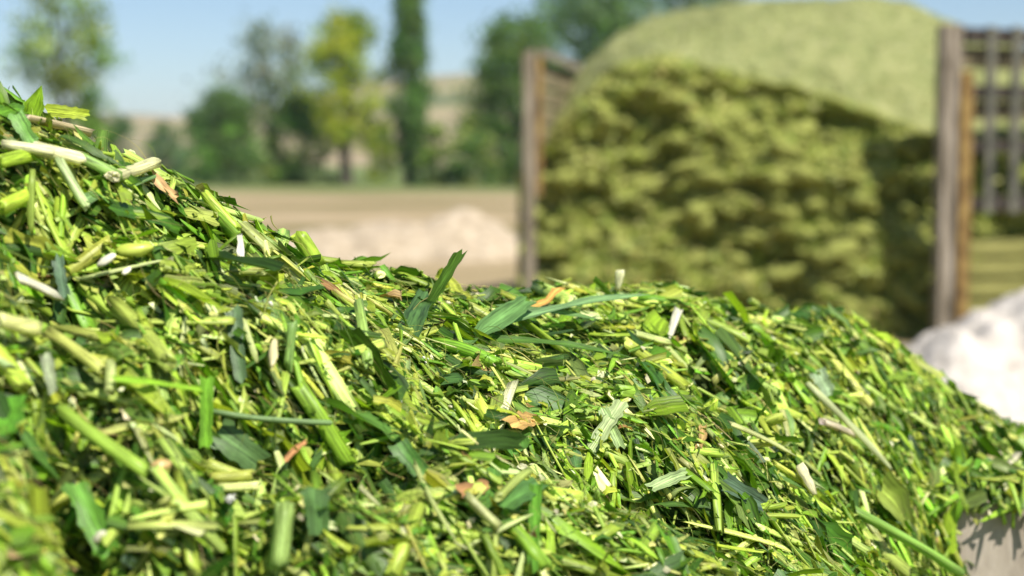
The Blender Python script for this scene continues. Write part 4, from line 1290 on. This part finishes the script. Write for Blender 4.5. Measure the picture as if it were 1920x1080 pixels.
# ------------------------------------------------------------------ trees
def tube(bm, pts, rads, seg=7):
    rings = []
    for k, (p, r_) in enumerate(zip(pts, rads)):
        d = (pts[min(k + 1, len(pts) - 1)] - pts[max(k - 1, 0)]).normalized()
        a = d.orthogonal().normalized()
        b = d.cross(a)
        rings.append([bm.verts.new(p + (a * math.cos(2 * math.pi * q / seg) + b * math.sin(2 * math.pi * q / seg)) * r_) for q in range(seg)])
    for r1, r2 in zip(rings, rings[1:]):
        for q in range(seg):
            bm.faces.new((r1[q], r1[(q + 1) % seg], r2[(q + 1) % seg], r2[q]))
    bm.faces.new(rings[-1])


CARD = (np.array([[-0.5, 0, 0], [0, -0.28, 0.06], [0.5, 0, 0], [0, 0.28, 0.06]]), np.array([[0, 1, 2, 3]]), np.ones((4, 3)), np.array([[0, 0.5], [0.5, 0], [1, 0.5], [0.5, 1]]))


def tree(name, label, u, D, vtop, wpx, crown_lo, cols, density=1.0, shape='round', trunk_r=0.16, leaf=0.30, nclump=70, seed=0, limbs=7, group=None, cat='tree', sparse=0.0):
    """A tree standing at column u and distance D; crown from crown_lo (fraction of the height) to the top."""
    r = np.random.default_rng(seed + 200)
    rr = random.Random(seed + 7)
    base = Vector(((u - 960) / F * D, D, 0))
    h = CAM_Z + (HORIZON - vtop) / F * D
    wr = wpx * 1.12 / 2 / F * D
    root = tag(empty(name, base), label, cat, group)
    bm = bmesh.new()
    lean = Vector((rr.uniform(-0.04, 0.04) * h, rr.uniform(-0.04, 0.04) * h, 0))
    tp = [Vector((0, 0, -0.1)) + lean * (k / 6) ** 1.5 + Vector((rr.gauss(0, 0.012), rr.gauss(0, 0.012), 0)) * h * (k > 0) + Vector((0, 0, h * 0.92 * k / 6)) for k in range(7)]
    tube(bm, tp, [trunk_r * (1 - 0.13 * k) * (1.35 if k == 0 else 1) for k in range(7)])
    # clumps inside the crown's envelope
    cl = []
    tries = 0
    while len(cl) < nclump and tries < 5000:
        tries += 1
        t = r.uniform(0, 1)
        if shape == 'column':
            e = (0.45 + 0.55 * math.sin(math.pi * min(1, t * 1.1) ** 0.8)) * (1 - 0.35 * t)
        elif shape == 'bush':
            e = math.sqrt(max(0.05, 1 - (t * 0.95) ** 2))
        elif shape == 'vase':
            e = 0.35 + 0.65 * math.sin(math.pi * (0.12 + 0.80 * t))
        else:
            e = math.sqrt(max(0.03, 1 - (2 * t - 1) ** 2)) * 0.85 + 0.1
        a = r.uniform(0, 6.283)
        q = math.sqrt(r.uniform(0.05, 1))
        e *= 1 + 0.30 * mnoise.noise(Vector((math.cos(a) * 1.3, math.sin(a) * 1.3 + seed, t * 3)))
        p = Vector((math.cos(a) * q * e * wr, math.sin(a) * q * e * wr, h * (crown_lo + (1 - crown_lo) * t)))
        if sparse and mnoise.noise(p * (2.2 / wr) + Vector((seed, 0, 0))) < sparse - 0.5:
            continue
        p += lean * (p.z / h) ** 1.5
        cl.append(p)
    for p in cl[:limbs * 3:3]:
        k = max(0.15, min(0.85, p.z / h * 0.7))
        s = tp[int(k * 6)]
        mid = s.lerp(p, 0.5) + Vector((0, 0, 0.05 * h * rr.uniform(-0.3, 1)))
        tube(bm, [s, mid, p], [trunk_r * 0.45, trunk_r * 0.28, trunk_r * 0.08], 5)
    me = bpy.data.meshes.new('trunk')
    bm.to_mesh(me)
    bm.free()
    link('trunk', me, M['bark'], root)
    soup = Soup()
    n_each = int(52 * density)
    P, Cc = [], []
    for p in cl:
        sp = wr * r.uniform(0.14, 0.26)
        pts = np.array(p) + r.normal(0, 1, (n_each, 3)) * np.array([sp, sp, sp * (1.5 if shape == 'column' else 0.8)])
        tone = pick(cols, 1, r, 0.25) * np.array([2.6, 2.25, 2.1])
        P.append(pts)
        Cc.append(np.clip(tone * r.lognormal(0, 0.22, (n_each, 1)), 0, 0.5))
    P, Cc = np.concatenate(P), np.concatenate(Cc)
    P[:, 2] = np.maximum(P[:, 2], 0.05)
    n = len(P)
    m = frames(r.normal(0, 1, (n, 3)), r.normal(0, 1, (n, 3)) + np.array([0, 0, 0.6]))
    soup.add(CARD, m * (1.15 * leaf * r.uniform(0.6, 1.3, n))[:, None, None], P, Cc)
    soup.build('crown', M['foliage'], root)
    return root


GREEN = [(0.045, 0.10, 0.02), (0.06, 0.13, 0.022), (0.035, 0.08, 0.018)]
DARK = [(0.03, 0.065, 0.022), (0.04, 0.08, 0.025), (0.05, 0.10, 0.028)]
BLUEG = [(0.05, 0.09, 0.05), (0.06, 0.11, 0.055), (0.04, 0.08, 0.04)]
YELG = [(0.15, 0.23, 0.02), (0.12, 0.19, 0.02), (0.19, 0.27, 0.025)]
OLIVE = [(0.085, 0.13, 0.028), (0.105, 0.15, 0.035), (0.07, 0.11, 0.028)]
GREY = [(0.10, 0.13, 0.075), (0.08, 0.11, 0.06), (0.12, 0.14, 0.08)]
BR = [(0.075, 0.13, 0.02), (0.09, 0.155, 0.025), (0.05, 0.10, 0.018)]

tree('roadside_tree', 'bare-stemmed tree with airy olive crown at the far left', 125, 92, -12, 165, 0.52, OLIVE + GREEN[:1], 0.85, 'round', 0.28, 0.34, 60, 1, 12, sparse=0.45)
tree('shrub', 'rounded green shrub at the foot of the far left tree', 178, 92, 165, 75, 0.05, GREEN + BR[:1], 1.2, 'bush', 0.08, 0.26, 36, 2, 4, cat='shrub')
tree('shrub', 'dark far shrub just right of the far left tree', 225, 130, 225, 62, 0.0, BLUEG + DARK, 1.2, 'bush', 0.10, 0.30, 36, 3, 4, cat='shrub')
tree('shrub', 'low dark far shrub in the middle of the gap on the left', 312, 150, 236, 66, 0.0, BLUEG + DARK, 1.2, 'bush', 0.10, 0.34, 34, 4, 4, cat='shrub')
tree('shrub', 'dark shrub just left of the dense green bushy tree', 372, 120, 208, 66, 0.0, DARK + BLUEG, 1.2, 'bush', 0.10, 0.3, 36, 5, 4, cat='shrub')
tree('bush_tree', 'dense green bushy tree left of the airy grey tree', 425, 97, 178, 120, 0.0, GREEN + DARK, 1.5, 'bush', 0.14, 0.27, 70, 6, 6, cat='tree')
tree('airy_tree', 'tall airy grey-green tree with sky showing through its crown', 510, 102, 52, 160, 0.28, GREY + BLUEG, 0.75, 'round', 0.22, 0.30, 66, 7, 14, sparse=0.5)
tree('bush_tree', 'low bushy green tree between the airy grey tree and the yellow-green tree', 560, 99, 190, 120, 0.0, GREEN + OLIVE, 1.3, 'bush', 0.14, 0.27, 66, 8, 6, cat='tree')
tree('yellow_tree', 'yellow-green tree on a dark trunk beside the tall poplar', 652, 96, 38, 128, 0.28, YELG, 1.25, 'vase', 0.36, 0.29, 84, 9, 12)
tree('poplar_tree', 'tall dark columnar poplar rising out of the top of the picture', 768, 95, -120, 74, 0.06, DARK + GREEN, 1.6, 'column', 0.26, 0.26, 150, 10, 10)
tree('shrub', 'small olive shrub at the foot of the poplar', 822, 92, 242, 70, 0.0, OLIVE + GREEN, 1.1, 'bush', 0.08, 0.24, 34, 11, 4, cat='shrub')
tree('shrub', 'yellowish shrub between the yellow tree and the poplar', 715, 110, 228, 60, 0.0, YELG + OLIVE, 1.1, 'bush', 0.08, 0.26, 34, 16, 4, cat='shrub')
tree('shrub', 'olive shrub left of the dense tree behind the left gatepost', 885, 90, 225, 84, 0.0, OLIVE + GREEN, 1.1, 'bush', 0.08, 0.25, 40, 12, 4, cat='shrub')
tree('leafy_tree', 'dense green tree behind the left gatepost', 962, 94, 42, 150, 0.05, GREEN + DARK + OLIVE[:1], 1.5, 'vase', 0.30, 0.29, 110, 13, 10)
tree('leafy_tree', 'big blue-green tree behind the left flank of the mound', 1120, 100, -40, 230, 0.12, BLUEG + GREEN, 1.4, 'round', 0.4, 0.34, 130, 14, 12)
tree('leafy_tree', 'grey-green tree showing over the top of the mound', 1290, 104, -50, 210, 0.14, BLUEG + GREY, 1.1, 'round', 0.4, 0.34, 100, 15, 12)


# ------------------------------------------------------------------ the summer air
def build_haze():
    m = bpy.data.materials.new('haze')
    m.use_nodes = True
    nt = m.node_tree
    nt.nodes.remove(nt.nodes['Principled BSDF'])
    pv = node(nt, 'ShaderNodeVolumePrincipled')
    pv.inputs['Color'].default_value = (0.74, 0.86, 1.0, 1)
    pv.inputs['Density'].default_value = HAZE
    pv.inputs['Anisotropy'].default_value = 0.2
    nt.links.new(pv.outputs[0], nt.nodes['Material Output'].inputs['Volume'])
    me = box_mesh('haze', 5200, 5200, 82, 0)
    o = link('haze', me, m, None, False)
    o.location = (0, 0, 39)
    tag(o, kind='stuff')


HAZE = 0.00028
build_haze()
